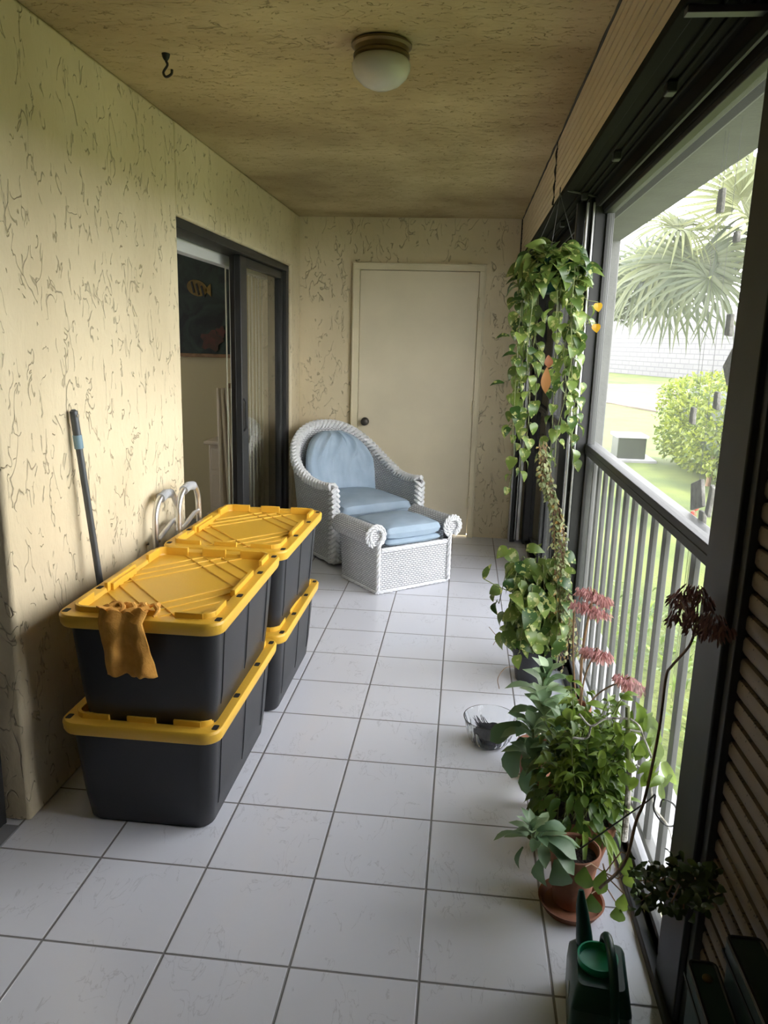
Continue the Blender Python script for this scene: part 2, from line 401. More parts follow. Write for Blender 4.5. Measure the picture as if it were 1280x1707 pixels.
def thing(name, label, cat, loc=(0, 0, 0), rotz=0, group=None):
    o = bpy.data.objects.new(name, None); COL.objects.link(o); o.location = loc; o.rotation_euler = (0, 0, rotz); o.empty_display_size = .1
    MW[o.name] = Matrix.Translation(loc) @ Matrix.Rotation(rotz, 4, 'Z'); tag(o, label, cat, group); return o


def tag(o, label, cat, group=None, kind=None):
    o['label'] = label; o['category'] = cat
    if group: o['group'] = group
    if kind: o['kind'] = kind
    return o


def struct(o, label=None):
    o['kind'] = 'structure'
    if label: o['label'] = label
    return o


def copy_tree(o, parent=None):
    c = o.copy(); COL.objects.link(c)
    if parent is not None: c.parent = parent
    for ch in o.children: copy_tree(ch, c)
    return c


def rrect(cx, cy, hx, hy, r, z, n=5):
    P = []
    for sx, sy, a0 in ((1, 1, 0), (-1, 1, 90), (-1, -1, 180), (1, -1, 270)):
        for i in range(n + 1):
            a = math.radians(a0 + 90 * i / n); P.append(V((cx + sx * (hx - r) + r * math.cos(a), cy + sy * (hy - r) + r * math.sin(a), z)))
    return P


def arc(pts, k=8):
    """Catmull-Rom through points"""
    pts = [V(p) for p in pts]; P = [pts[0] * 2 - pts[1]] + pts + [pts[-1] * 2 - pts[-2]]; out = []
    for i in range(1, len(P) - 2):
        for j in range(k):
            t = j / k; a, b, c, d = P[i - 1], P[i], P[i + 1], P[i + 2]
            out.append(.5 * ((2 * b) + (c - a) * t + (2 * a - 5 * b + 4 * c - d) * t * t + (3 * b - a - 3 * c + d) * t ** 3))
    out.append(pts[-1]); return out


# ================================================================== SETTING
XW, YF, H = 1.84, 5.956, 2.4136   # screen plane, far wall, ceiling height
YB = -1.7
o = MB().box((-.16, YB, -.12), (1.835, YF + .05, 0)).build('floor', 'tile', smooth=False); struct(o, 'glossy white square ceramic tiles with grey grout')
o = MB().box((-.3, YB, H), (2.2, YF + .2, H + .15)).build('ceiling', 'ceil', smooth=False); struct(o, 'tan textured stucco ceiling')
mb = MB()
mb.box((-.22, 2.0, 0), (0, 3.42, H)); mb.box((-.22, 3.42, 2.03), (0, 5.66, H)); mb.box((-.22, 5.66, 0), (0, YF, H)); mb.box((-.22, YB, 2.1), (0, 2.0, H))
o = mb.build('wall_left', 'wall', bevel=.012); struct(o, 'cream stucco wall')
mb = MB(); mb.box((-.22, YF, 0), (.463, YF + .16, H)); mb.box((1.368, YF, 0), (2.1, YF + .16, H)); mb.box((.463, YF, 2.04), (1.368, YF + .16, H)); mb.box((.3, YF + .1, 0), (1.5, YF + .16, H))
o = mb.build('wall_far', 'wall', smooth=False); struct(o, 'cream stucco end wall')
o = MB().box((-.22, YB - .1, 0), (2.1, YB, H)).build('wall_back', 'wall', smooth=False); struct(o)

# closet door on the end wall
dr = MB().box((.468, YF - .012, .012), (1.363, YF + .035, 2.035)).build('door_1', 'door', bevel=.003); struct(dr, 'plain cream flush door')
mb = MB()
for a, b in (((.415, YF - .028, 0), (.466, YF + .01, 2.038)), ((1.365, YF - .028, 0), (1.410, YF + .01, 2.038)), ((.415, YF - .028, 2.0382), (1.410, YF + .01, 2.086))): mb.box(a, b)
for a, b in (((.413, YF - .036, 0), (.425, YF - .002, 2.0758)), ((1.400, YF - .036, 0), (1.412, YF - .002, 2.0758)), ((.413, YF - .036, 2.076), (1.412, YF - .002, 2.088))): mb.box(a, b)
mb.build('door_frame', 'smooth', dr, bevel=.002)
mb = MB(); rm = Matrix.Rotation(math.pi / 2, 4, 'X')
mb.lathe([(.030, 0), (.032, .004), (.030, .010), (.012, .014), (.011, .028), (.016, .034), (.026, .042), (.029, .052), (.027, .062), (.018, .068), (0, .069)], (.527, YF - .012, .895), 24, rm)
M['knob'] = mat('dark_bronze_knob', (.07, .06, .05), .4, .5)
k = mb.build('door_knob', 'knob', dr)
for z in (1.80, 1.035, .28):
    mb = MB(); mb.tube([(1.366, YF - .030, z - .045), (1.366, YF - .030, z + .045)], .0075, 10)
    mb.tube([(1.366, YF - .030, z + .045), (1.366, YF - .030, z + .053)], [.009, .004], 10); mb.box((1.345, YF - .016, z - .043), (1.366, YF - .011, z + .043))
    mb.build('hinge', 'smooth', dr)

# sliding glass door in the left wall
sd = MB()
sd.box((-.16, 3.42, 1.985), (-.02, 5.66, 2.03)); sd.box((-.16, 3.42, 0), (-.02, 5.66, .035)); sd.box((-.16, 5.59, 0), (-.02, 5.66, 2.0)); sd.box((-.16, 3.42, 0), (-.10, 3.45, 2.0))
sd = sd.build('door_2', 'bronze', bevel=.003); struct(sd, 'dark bronze sliding glass door, half open')
mb = MB(); mb.box((-.085, 4.53, .04), (-.045, 4.66, 1.982)); mb.box((-.085, 5.53, .04), (-.045, 5.588, 1.982)); mb.box((-.084, 4.66, 1.93), (-.046, 5.53, 1.981)); mb.box((-.084, 4.66, .041), (-.046, 5.53, .12))
mb.build('sash_frame', 'bronze', sd, bevel=.004)
mb = MB(); mb.box((-.135, 4.60, .04), (-.10, 4.66, 1.985)); mb.build('screen_door_stile', 'graymetal', sd, bevel=.004)
mb = MB(); mb.add([(-.064, 4.65, .11), (-.064, 5.54, .11), (-.064, 5.54, 1.94), (-.064, 4.65, 1.94)], [(0, 1, 2, 3)]); mb.build('pane', 'glass', sd, recalc=False)
mb = MB(); mb.tube([(-.045, 4.56, .95), (-.030, 4.56, .97), (-.030, 4.56, 1.13), (-.045, 4.56, 1.15)], .007, 8); mb.build('pull_handle', 'bronze', sd)
# near sliding door, only its dark frame shows at the left edge
nd = MB(); nd.box((-.15, 1.90, 0), (-.07, 1.985, 2.1)); nd.box((-.15, YB, 0), (-.07, 1.9, .04)); nd.box((-.15, YB, 2.03), (-.07, 1.9, 2.1)); nd.box((-.16, .5, .04), (-.12, .6, 2.03))
nd = nd.build('door_3', 'bronze', bevel=.003); struct(nd, 'dark bronze sliding door frame')
mb = MB(); mb.add([(-.137, YB, .04), (-.137, 1.9, .04), (-.137, 1.9, 2.03), (-.137, YB, 2.03)], [(0, 1, 2, 3)]); mb.build('pane', 'glass', nd, recalc=False)
o = MB().box((-.16, YB, 0), (-.02, 1.97, .006)).build('trim_1', 'slab', smooth=False); struct(o)

# room behind the sliding door
mb = MB(); mb.box((-3.2, 6.1, -.05), (-.22, 6.2, 2.5)); mb.box((-3.3, YB, -.05), (-3.2, 6.2, .9)); mb.box((-3.3, YB, 2.1), (-3.2, 6.2, 2.5)); mb.box((-3.3, YB, .9), (-3.2, 3.9, 2.1)); mb.box((-3.3, 4.5, .9), (-3.2, 6.2, 2.1)); mb.box((-3.2, YB - .1, -.05), (-.22, YB, 2.5)); mb.box((-3.3, YB, 2.45), (-.22, 6.2, 2.55))  # unseen window gap in the left side wall is added to light this room
o = mb.build('wall_room', 'roomwall', smooth=False); struct(o, 'dim inner room')
o = MB().box((-3.3, YB, -.08), (-.16, 6.2, -.005)).build('floor_room', 'slab', smooth=False); struct(o)
# vertical blinds: head rail and the drawn slats behind the fixed pane
vb = thing('vertical_blinds', 'cream vertical blinds drawn to the far side of the sliding glass door', 'blinds', (-.2, 5.0, 0))
MB().box((-.235, 3.3, 1.93), (-.175, 5.75, 2.0)).build('head_rail', 'acwhite', vb, bevel=.003)
for i in range(11):
    y = 4.74 + i * .085; mm = Matrix.Translation((-.205, y, 0)) @ Matrix.Rotation(math.radians(22 + random.uniform(-8, 8)), 4, 'Z')
    MB().grid(lambda a, b: mm @ V((.006 * math.sin(math.pi * a), (a - .5) * .088, .06 + 1.87 * b)), 5, 2).build('blind_slat', 'blinds', vb, thick=.0015)
# painting
pt = thing('framed_painting', 'large dark undersea painting with a yellow striped fish inside the room', 'painting', (-.95, 6.07, 1.38))
MB().box((-1.62, 6.06, 1.375), (-.56, 6.09, 2.3)).build('canvas', 'painting', pt)
mb = MB()
for a, b in (((-1.65, 6.05, 1.35), (-.53, 6.095, 1.378)), ((-1.65, 6.05, 2.3), (-.53, 6.095, 2.33)), ((-1.65, 6.05, 1.35), (-1.62, 6.095, 2.33)), ((-.56, 6.05, 1.35), (-.53, 6.095, 2.33))): mb.box(a, b)
mb.build('frame', 'brownstem', pt, bevel=.004)
def blob(mb, c, ax, az, y, th=.006, n=20, wob=0, rot=0):
    P = []
    for i in range(n):
        a = 2 * math.pi * i / n; q = 1 + wob * math.sin(5 * a + 1) ; x = ax * q * math.cos(a); z = az * q * math.sin(a)
        P.append((c[0] + x * math.cos(rot) - z * math.sin(rot), c[1] + x * math.sin(rot) + z * math.cos(rot)))
    mb.extrude(P, 'y', y - th, y)
M['fishyellow'] = mat('painted_ochre', (.20, .13, .02), .6, var=.4, vscale=14); M['fishdark'] = mat('painted_dark', (.02, .02, .012), .6); M['coralred'] = mat('painted_coral', (.09, .03, .022), .7, col2=(.05, .03, .02), vscale=20)
mb = MB(); blob(mb, (-.85, 1.885), .085, .06, 6.058, rot=-.35); mb.extrude([(-.79, 1.87), (-.74, 1.92), (-.735, 1.82)], 'y', 6.052, 6.058); mb.build('painted_fish', 'fishyellow', pt)
mb = MB()
for k in range(3):
    x = -.90 + k * .04; mb.extrude([(x, 1.93 - k * .015), (x + .014, 1.935 - k * .015), (x + .034, 1.85 - k * .015), (x + .02, 1.845 - k * .015)], 'y', 6.047, 6.051)
mb.build('painted_stripes', 'fishdark', pt)
mb = MB(); blob(mb, (-.74, 1.48), .085, .075, 6.057, wob=.25); blob(mb, (-.66, 1.55), .04, .04, 6.056, wob=.3); mb.build('painted_coral', 'coralred', pt)
# nightstand
ns = thing('nightstand', 'cream wooden nightstand with two drawers and turned feet inside the room', 'nightstand', (-.38, 5.6, 0))
mb = MB(); mb.box((-.56, 5.40, .22), (-.24, 5.78, .74)); mb.box((-.59, 5.37, .74), (-.225, 5.8, .765)); mb.box((-.58, 5.38, .20), (-.23, 5.79, .225)); mb.build('body', 'whitewood', ns, bevel=.006)
for z0, z1 in ((.55, .71), (.27, .51)):
    d = MB().box((-.54, 5.385, z0), (-.26, 5.402, z1)).build('drawer', 'whitewood', ns, bevel=.005)
    MB().lathe([(.006, 0), (.006, .012), (.014, .018), (.012, .026), (0, .028)], (-.40, 5.385, (z0 + z1) / 2), 12, rm).build('knob', 'antique', d)
for x in (-.53, -.27):
    for y in (5.43, 5.75): MB().lathe([(.018, 0), (.028, .03), (.03, .07), (.016, .11), (.026, .15), (.02, .2)], (x, y, 0), 14).build('foot', 'whitewood', ns)
tp = thing('draped_throw', 'pale cloth hanging just inside the door opening beside the nightstand', 'cloth', (-.42, 5.3, 0))
def thr(a, b):
    z = .02 + 1.15 * b; x = -.40 + .13 * a * (1.25 - .55 * b) + .012 * math.sin(a * 17 + b * 2); y = 5.12 + .02 * math.sin(a * 21); return V((x, y, z))
MB().grid(thr, 22, 14).build('cloth_fold', 'whitewood', tp, thick=.004)
MB().tube([(-.33, 5.2, 0), (-.33, 5.2, 1.2)], .012, 8).build('stand_pole', 'brownstem', tp)

# ---- right side: screen frames, posts, tracks
mb = MB(); mb.box((1.828, 1.485, 0), (1.90, 1.64, 2.12)); mb.box((1.90, 1.50, 0), (1.93, 1.66, 2.12))
o = mb.build('trim_2', 'bronze', bevel=.004); struct(o, 'dark bronze screen post')
mb = MB(); mb.box((1.80, 3.44, 0), (1.88, 3.50, 2.1)); mb.box((1.775, 3.47, 0), (1.80, 3.53, 2.12)); mb.box((1.74, 3.55, 0), (1.775, 3.60, 2.12)); mb.box((1.80, 3.56, 0), (1.86, 3.60, 2.12))
mb.box((1.70, 5.86, 0), (1.74, 5.955, 2.13)); mb.box((1.80, 5.80, 0), (1.86, 5.955, 2.12)); mb.box((1.82, 4.86, 0), (1.87, 4.93, 2.1))
o = mb.build('trim_3', 'bronze', bevel=.003); struct(o, 'dark bronze screen posts between bays')
mb = MB(); mb.box((1.765, 3.442, 0), (1.774, 3.462, 2.1)); mb.box((1.79, 3.435, 0), (1.799, 3.45, 2.1)); mb.box((1.69, 5.84, 0), (1.70, 5.95, 2.13)); mb.box((1.722, 5.86, .02), (1.745, 5.95, 2.12)); mb.box((1.750, 5.84, .02), (1.772, 5.95, 2.12))
o = mb.build('trim_4', 'lightmetal', bevel=.002); struct(o, 'pale shutter tracks')
mb = MB(); mb.box((1.815, YB, 0), (1.845, YF, .03)); mb.box((1.845, 1.64, 0), (1.87, YF, .06))
o = mb.build('trim_5', 'bronze', bevel=.003); struct(o, 'dark bronze floor track')
for n, (y0, y1) in enumerate(((1.64, 3.44), (3.60, 4.86), (4.93, 5.80))):
    mb = MB(); mb.box((1.84, y0, 1.045), (1.872, y1, 1.093)); mb.box((1.835, y0, 2.055), (1.875, y1, 2.12)); mb.box((1.845, y0, .0), (1.87, y1, .07))
    mb.box((1.845, y0, 0), (1.87, y0 + .02, 2.1)); mb.box((1.845, y1 - .02, 0), (1.87, y1, 2.1))
    mb.box((1.838, y0, 1.066), (1.842, y1, 1.072))
    f = mb.build('window_%d' % (n + 1), 'bronze', bevel=.003); struct(f, 'screened bay in a dark bronze frame')
    MB().add([(0, 0, 0)], []); s_ = MB(); s_.add([(1.857, y0 + .01, .05), (1.857, y1 - .01, .05), (1.857, y1 - .01, 2.07), (1.857, y0 + .01, 2.07)], [(0, 1, 2, 3)])
    s_.build('insect_screen', 'screen', f, smooth=False, recalc=False)
# header: soffit with tracks between the beige valance and the screen
mb = MB(); mb.box((1.68, YB, 2.125), (1.90, YF, 2.16)); mb.box((1.655, YB, 2.118), (1.685, YF, 2.142)); mb.box((1.80, 1.4, 2.085), (1.815, YF, 2.13)); mb.box((1.828, YB, 2.07), (1.92, YF, 2.125))
for x in (1.72, 1.75, 1.775): mb.box((x, YB, 2.118), (x + .007, YF, 2.127))
o = mb.build('trim_6', 'header', bevel=.002); struct(o, 'dark header with shutter tracks')
mb = MB(); mb.box((1.812, 1.2, 2.084), (1.82, YF, 2.094)); mb.box((1.66, 1.585, 2.105), (1.84, 1.61, 2.118)); o = mb.build('trim_7', 'graymetal', bevel=.001); struct(o)
cl = []
for y in (2.02, 2.68, 3.36, 4.1, 4.9):
    o = MB().box((1.728, y - .02, 2.095), (1.752, y + .02, 2.12)).build('track_clip', 'rubber', loc=(1.74, y, 2.12), bevel=.003)
    cl.append(tag(o, 'small black square clip in the shutter track, %s' % {2.02: 'nearest the camera', 2.68: 'second from the camera', 3.36: 'at the seam of the beige valance', 4.1: 'above the hanging pothos', 4.9: 'farthest, towards the end wall'}[y], 'clip', 'clips in the shutter track'))
# beige grooved valance
def valance(y0, y1, nm):
    mb = MB(); k = 8; st = (H - 2.142) / k
    for i in range(k): mb.box((1.657, y0, 2.142 + st * i), (1.670, y1, 2.142 + st * (i + 1) - (.006 if i < k - 1 else 0)))
    o = mb.build(nm, 'beige', smooth=False, bevel=.0012); struct(o, 'beige grooved vinyl valance')
    MB().box((1.664, y0 + .002, 2.143), (1.674, y1 - .002, H)).build('groove_shade_strip', 'brownstem', o, smooth=False)  # brown strip added behind the boards, its colour gives the grooves their shade
valance(YB, 3.755, 'trim_8'); valance(3.762, YF, 'trim_9')
mb = MB()
def wob(y, z): return V((1.657 + .004 * noise.noise(V((y * 6, 0, 0))), y, z + .004 * noise.noise(V((y * 9, 3, 0)))))
mb.tube([wob(y / 20, H - .003) for y in range(int(YB * 20), int(YF * 20))], .006, 6)
mb.tube([(1.655 + .003 * math.sin(z * 90), 3.758, z) for z in [2.14 + .01 * i for i in range(28)]], .0045, 6)
mb.tube([(1.655, YF - .004, 2.14 + .03 * i) for i in range(10)], .006, 6)
o = mb.build('trim_10', 'rubber'); struct(o, 'dark caulk seam')

# outside edge slab, rail, overhang and wing wall
o = MB().box((1.835, YB, -.2), (2.10, 6.2, -.004)).build('floor_edge', 'slab', bevel=.01); struct(o, 'grey concrete slab edge')
o = MB().box((1.95, 4.74, -.2), (2.15, 6.3, 2.6)).build('wall_outer', 'concrete', bevel=.006); struct(o, 'grey painted wing wall outside')
mb = MB(); mb.box((1.93, YB, 2.115), (2.15, 6.3, 2.6)); mb.box((1.93, YB, 2.10), (1.96, 6.3, 2.13)); o = mb.build('ceiling_overhang', 'concrete', bevel=.006); struct(o, 'grey painted overhang beam')
rl = thing('picket_railing', 'grey aluminium picket railing just outside the insect screen', 'railing', (1.92, 3.4, 0))
MB().box((1.888, 1.675, 1.005), (1.985, 4.735, 1.035)).build('top_rail', 'graymetal', rl, bevel=.004)
MB().box((1.895, 1.675, .05), (1.925, 4.735, .075)).build('bottom_rail', 'graymetal', rl, bevel=.003)
MB().box((1.892, 1.675, -.0), (1.93, 1.715, 1.006)).build('end_post', 'graymetal', rl, bevel=.003)
y = 1.815
while y < 4.7:
    MB().box((1.900, y - .020, .07), (1.915, y + .020, 1.01)).build('picket', 'graymetal', rl, bevel=.002); y += .1445

# near bay: lowered shutter made of perforated slats
def shuttermat():
    ma = bpy.data.materials.new('perforated_shutter'); ma.use_nodes = True; nt = ma.node_tree; L = nt.links
    b = nt.nodes['Principled BSDF']; b.inputs['Roughness'].default_value = .5; t = _n(nt, 'ShaderNodeTexCoord')
    v = _n(nt, 'ShaderNodeTexVoronoi'); v.inputs['Scale'].default_value = 95; v.inputs['Randomness'].default_value = .55; L.new(t.outputs['Object'], v.inputs['Vector'])
    k = mth(nt, 'LESS_THAN', v.outputs['Distance'], .27)
    mx = _n(nt, 'ShaderNodeMix', data_type='RGBA'); L.new(k, mx.inputs[0]); mx.inputs[6].default_value = (.20, .155, .10, 1); mx.inputs[7].default_value = (.07, .05, .03, 1); L.new(mx.outputs[2], b.inputs['Base Color'])
    return ma
M['shutter'] = shuttermat()
sh = thing('roll_shutter', 'lowered beige perforated slat shutter closing the nearest bay', 'shutter', (1.87, .2, 0))
mb = MB(); z = .04; k = 0
while z < 2.06:
    prof = [(1.868, z + .0), (1.863, z + .001), (1.8575, z + .010), (1.857, z + .030), (1.860, z + .0375), (1.868, z + .0385)]
    mb.extrude(prof, 'y', YB, 1.475); z += .0445; k += 1
mb.build('slat_curtain', 'shutter', sh, angle=60)
MB().box((1.872, YB, .03), (1.878, 1.47, 2.07)).build('backing', 'rubber', sh)
mb = MB(); mb.box((1.842, 1.455, 0), (1.885, 1.485, 2.1)); mb.build('side_track', 'bronze', sh, bevel=.002)

# ================================================================== STORAGE BINS
def make_bin():
    r = thing('storage_bin', 'x', 'bin')
    mb = MB(); rings = []
    prof = [(.195, .315, .0), (.202, .322, .010), (.212, .335, .10), (.226, .352, .30), (.228, .354, .345)]
    for hx, hy, z in prof: rings.append(rrect(0, 0, hx, hy, .045, z))
    mb.loft(rings)
    for sx in (-1, 1):
        for y in (-.262, .0, .245): mb.tube([(sx * .2065, y, .06), (sx * .2125, y, .10), (sx * .2255, y * 1.03, .30)], .0032, 6)
    mb.build('tub', 'black_plastic', r, world=False, angle=45)
    # lid : rim with skirt, flat top, castellated ridge, sunk panel with diamond ribs
    mb = MB(); z = .362; R = []
    for hx, hy, rr, zz in ((.240, .368, .05, z - .040), (.246, .374, .052, z - .040), (.250, .380, .055, z - .030), (.252, .382, .056, z - .008), (.248, .378, .054, z), (.213, .340, .040, z), (.209, .336, .038, z - .001), (.205, .332, .036, z - .014)):
        R.append(rrect(0, 0, hx, hy, rr, zz))
    n = len(R[0]); mb.loft(R, cap=False); mb.add(R[-1], [tuple(range(n))]); mb.add(R[0], [tuple(range(n - 1, -1, -1))])
    def ridge(x0, y0, x1, y1): mb.box((min(x0, x1), min(y0, y1), z - .014), (max(x0, x1), max(y0, y1), z + .017))
    t = .012; ax, ay = .216, .342
    for sx in (-1, 1):
        ridge(sx * ax, -.12, sx * (ax - t), .10)
        mb.box((min(sx * (ax - t + .001), sx * (ax - t - .010)), -.10, z - .0145), (max(sx * (ax - t + .001), sx * (ax - t - .010)), .08, z + .009))
        for sy in (-1, 1): ridge(sx * ax, sy * (ay - .03), sx * (ax - t), sy * (ay - .13))
    for sy in (-1, 1):
        ridge(-.045, sy * ay, .045, sy * (ay - t))
        for sx in (-1, 1): ridge(sx * (ax - .03), sy * ay, sx * (ax - .115), sy * (ay - t))
    for sx in (-1, 1):
        for sy in (-1, 1):
            a0 = math.atan2(sy, sx); cx, cy = sx * (ax - .04), sy * (ay - .04); ring_o = []; ring_i = []
            for i in range(7):
                a = (0 if sx > 0 else math.pi) + (i / 6) * (math.pi / 2) * (1 if sx * sy > 0 else -1)
                ring_o.append((cx + .04 * math.cos(a), cy + .04 * math.sin(a))); ring_i.append((cx + .029 * math.cos(a), cy + .029 * math.sin(a)))
            mb.extrude(ring_o + ring_i[::-1], 'z', z - .014, z + .017)
    # diamond ribs on the sunk panel, clipped to the panel
    def rib(x0, y0, x1, y1, w_=.004, h_=.0045):
        d = V((x1 - x0, y1 - y0, 0)); L_ = d.length; a = math.atan2(d.y, d.x)
        mb.box((0, -w_ / 2, z - .016), (L_, w_ / 2, z - .014 + h_), Matrix.Translation((x0, y0, 0)) @ Matrix.Rotation(a, 4, 'Z'))
    PX, PY = .200, .325
    def clip(p, d):
        t0, t1 = -9, 9
        for q, dd, lim in ((p[0], d[0], PX), (p[1], d[1], PY)):
            if abs(dd) < 1e-9: continue
            a, b = (-lim - q) / dd, (lim - q) / dd; t0 = max(t0, min(a, b)); t1 = min(t1, max(a, b))
        return t0, t1
    for s_ in (-1, 1):
        for off in (-.36, -.28, -.20, .20, .28, .36):
            d = (1, s_ * 1.15); p = (0, off); t0, t1 = clip(p, d)
            if t1 > t0: rib(p[0] + d[0] * t0, p[1] + d[1] * t0, p[0] + d[0] * t1, p[1] + d[1] * t1)
    lid = mb.build('lid', 'yellow', r, world=False, angle=35, bevel=.0015)
    for x, y in ((-.23, -.335), (.23, -.335), (-.23, .335), (.23, .335), (-.231, -.12), (.231, -.12), (-.231, .13), (.231, .13)):
        MB().loft([rrect(x, y, .009, .015, .005, z - .002, 3), rrect(x, y, .009, .015, .005, z + .0006, 3)]).build('lock_hole_shade', 'dark', lid, world=False)  # thin dark pads, not cut holes: the shade inside is put in as colour
    return r


bn = make_bin()
BINS = [((.368, 2.362, 0), 0, 'bottom black storage bin with yellow lid in the stack nearest the camera'),
        ((.385, 2.352, .349), .4, 'top black storage bin with yellow lid, ochre rag hanging over its edge'),
        ((.383, 3.145, 0), 0, 'bottom black storage bin with yellow lid in the rear stack by the wicker chair'),
        ((.395, 3.135, .349), -.6, 'top black storage bin with yellow lid in the rear stack, beside the walker')]
for i, (l, a, lab) in enumerate(BINS):
    c = bn if i == 0 else copy_tree(bn); c.location = l; c.rotation_euler = (0, 0, math.radians(a)); c['label'] = lab; c['group'] = 'black storage bins with yellow lids'

# rag over the front bin
def rag(a, b):
    y0 = 1.968; top = .718
    x = .278 + .140 * a + .025 * (b - .4) * (1 if a > .5 else .6) + .03 * max(0, b - .3)
    wv = .010 * math.sin(a * 11 + b * 3) + .012 * noise.noise(V((a * 4, b * 5, 2)))
    s_ = b * .255 - .085
    if s_ < 0: p = V((x + .01 * math.sin(b * 40), y0 - s_, top + .006 + abs(wv) + .008 * abs(noise.noise(V((a * 6, b * 20, 0))))))
    else: p = V((x, y0 - .012 + wv - .008 * math.sin(min(1, s_ / .03) * 1.5), top - s_ - (.012 * noise.noise(V((a * 7, 1, 1))) if b > .95 else 0)))
    return p
o = MB().grid(rag, 40, 40).build('cleaning_rag', 'cloth', thick=.003, loc=(.37, 1.96, .72)); tag(o, 'worn ochre cloth rag hanging over the front edge of the top bin', 'rag')
mb = MB()
for k in range(4):
    x = .31 + .035 * k; mb.tube(arc([(x, 2.05 + .01 * k, .72), (x + .01, 2.03, .735), (x + .03, 2.0, .733), (x + .025, 1.975, .724)], 4), [.004, .009, .010, .008, .008, .007, .008, .008, .007, .006, .005, .004, .003][:13], 7)
mb.build('rag_knot', 'cloth', o)

# ================================================================== WICKER
def braid(mb, path, norm, r=.020, pitch=.020, w=.030):
    """herringbone plait along a path; norm(i) gives the outward facing normal"""
    pts = path; L = [0]
    for i in range(1, len(pts)): L.append(L[-1] + (pts[i] - pts[i - 1]).length)
    def P(s):
        s = max(0, min(L[-1], s))
        for i in range(1, len(L)):
            if s <= L[i]: t = (s - L[i - 1]) / max(1e-9, L[i] - L[i - 1]); return pts[i - 1].lerp(pts[i], t), (pts[i] - pts[i - 1]).normalized(), norm(i - 1 + t)
        return pts[-1], (pts[-1] - pts[-2]).normalized(), norm(len(pts) - 1)
    n = int(L[-1] / pitch)
    for k in range(n):
        s = (k + .5) * pitch; c, t, nn = P(s); nn = (nn - t * nn.dot(t)).normalized(); b = t.cross(nn)
        for sg in (-1, 1):
            a0 = c - t * w * .55 + b * sg * w * .95 - nn * .010; a1 = c - t * w * .1 + b * sg * w * .62 + nn * r * .8; a2 = c + t * w * .45 + b * sg * w * .12 + nn * r * 1.15; a3 = c + t * w * .75 - b * sg * w * .25 + nn * r * .2
            mb.tube([a0, a1, a2, a3], [.008, .0155, .0145, .007], 6)


CH = math.radians(40.2)
ch = thing('wicker_armchair', 'white wicker barrel armchair with faded blue cushions in the far corner', 'armchair', (.500, 5.405, 0), CH)
HW, DF, DB = .345, -.36, .335
def plan(s):
    """plan of the barrel shell, s from -1 (front left) over the back to 1"""
    a = abs(s); sg = 1 if s > 0 else -1
    if a > .55:
        t = (a - .55) / .45; return V((sg * HW, .0 + (DF - .0) * t, 0))
    an = a / .55 * math.pi / 2; e = .80
    return V((sg * HW * (math.sin(an) ** e), DB * (math.cos(an) ** e), 0))
def topz(s):
    a = abs(s)
    if a > .64: return .545 - .012 * math.sin((a - .64) / .36 * math.pi)
    t = 1 - a / .64; return .545 + .335 * (t * t * (3 - 2 * t)) ** .85
NS = 72
SP = [-1 + 2 * i / NS for i in range(NS + 1)]
arcL = [0]
for i in range(1, NS + 1): arcL.append(arcL[-1] + (plan(SP[i]) - plan(SP[i - 1])).length)
def shell(side):
    def fn(u, v):
        i = u * NS; s = -1 + 2 * u; p = plan(s); tz = topz(s); q = V((p.x, p.y - (-.0), 0)); cen = V((0, -.0, 0)); nrm = V((p.x / HW ** 2 * .3, max(0, p.y) / DB ** 2 * .3, 0)); nrm = nrm.normalized() if nrm.length > 0 else V((1, 0, 0))
        if abs(s) > .55: nrm = V((1 if s > 0 else -1, 0, 0))
        flare = .05 * (v ** 2) * (1 - abs(s)) + .012 * v; base = -.02 * (1 - v) ** 2
        off = (flare + base + (.022 if side > 0 else -.022))
        z0 = .02 if side > 0 else .26; z = z0 + (tz - z0) * v
        return V((p.x, p.y, 0)) + nrm * off + V((0, 0, z)), (arcL[min(NS, int(round(i)))], z)
    return fn
mb = MB(); mb.grid(shell(1), NS + 1, 14); mb.grid(shell(-1), NS + 1, 10)
fo, fi = shell(1), shell(-1)
mb.grid(lambda a, b: ((fo(a, 1)[0].lerp(fi(a, 1)[0], b)), (arcL[int(round(a * NS))], b * .04)), NS + 1, 3)
mb.build('woven_shell', 'wicker', ch, world=False, recalc=False, angle=60)
mb = MB(); mb.grid(lambda a, b: (V((-HW + 2 * HW * a, DF + .01 - .01 * math.sin(math.pi * b), .03 + .25 * b)), (a * .7, b * .25)), 8, 8)
mb.grid(lambda a, b: (V((-HW + 2 * HW * a, DF + .01 + .55 * b, .28)), (a * .7, b * .5)), 8, 8); mb.build('front_apron', 'wicker', ch, world=False)
mb = MB(); path = []; nr = []
for sg in (-1,):
    for k in range(8): path.append(V((sg * (HW + .008), DF - .004, .04 + .5 * k / 8))); nr.append(V((0, -1, 0)))
for i in range(NS + 1):
    s = SP[i]; p = fo(i / NS, 1)[0].lerp(fi(i / NS, 1)[0], .5); path.append(p + V((0, 0, .004))); q = V((0, -1, .35)) if abs(s) > .97 else V((0, -.55, 1)) if abs(s) < .75 else V((0, 0, 1)); nr.append(q)
for k in range(8): path.append(V((HW + .008, DF - .004, .54 - .5 * k / 8))); nr.append(V((0, -1, 0)))
braid(mb, path, lambda t: nr[min(len(nr) - 1, int(t))].lerp(nr[min(len(nr) - 1, int(t) + 1)], t - int(t)), .022, .034, .034)
mb.build('braided_trim', 'wickerstrand', ch, world=False)
mb = MB(); pb = [fo(i / NS, 0)[0] for i in range(NS + 1)]
for k in range(2): mb.tube([p + V((0, 0, .006 + .012 * k + .003 * math.sin(i * 1.3 + k * 3))) for i, p in enumerate(pb)], .008, 6)
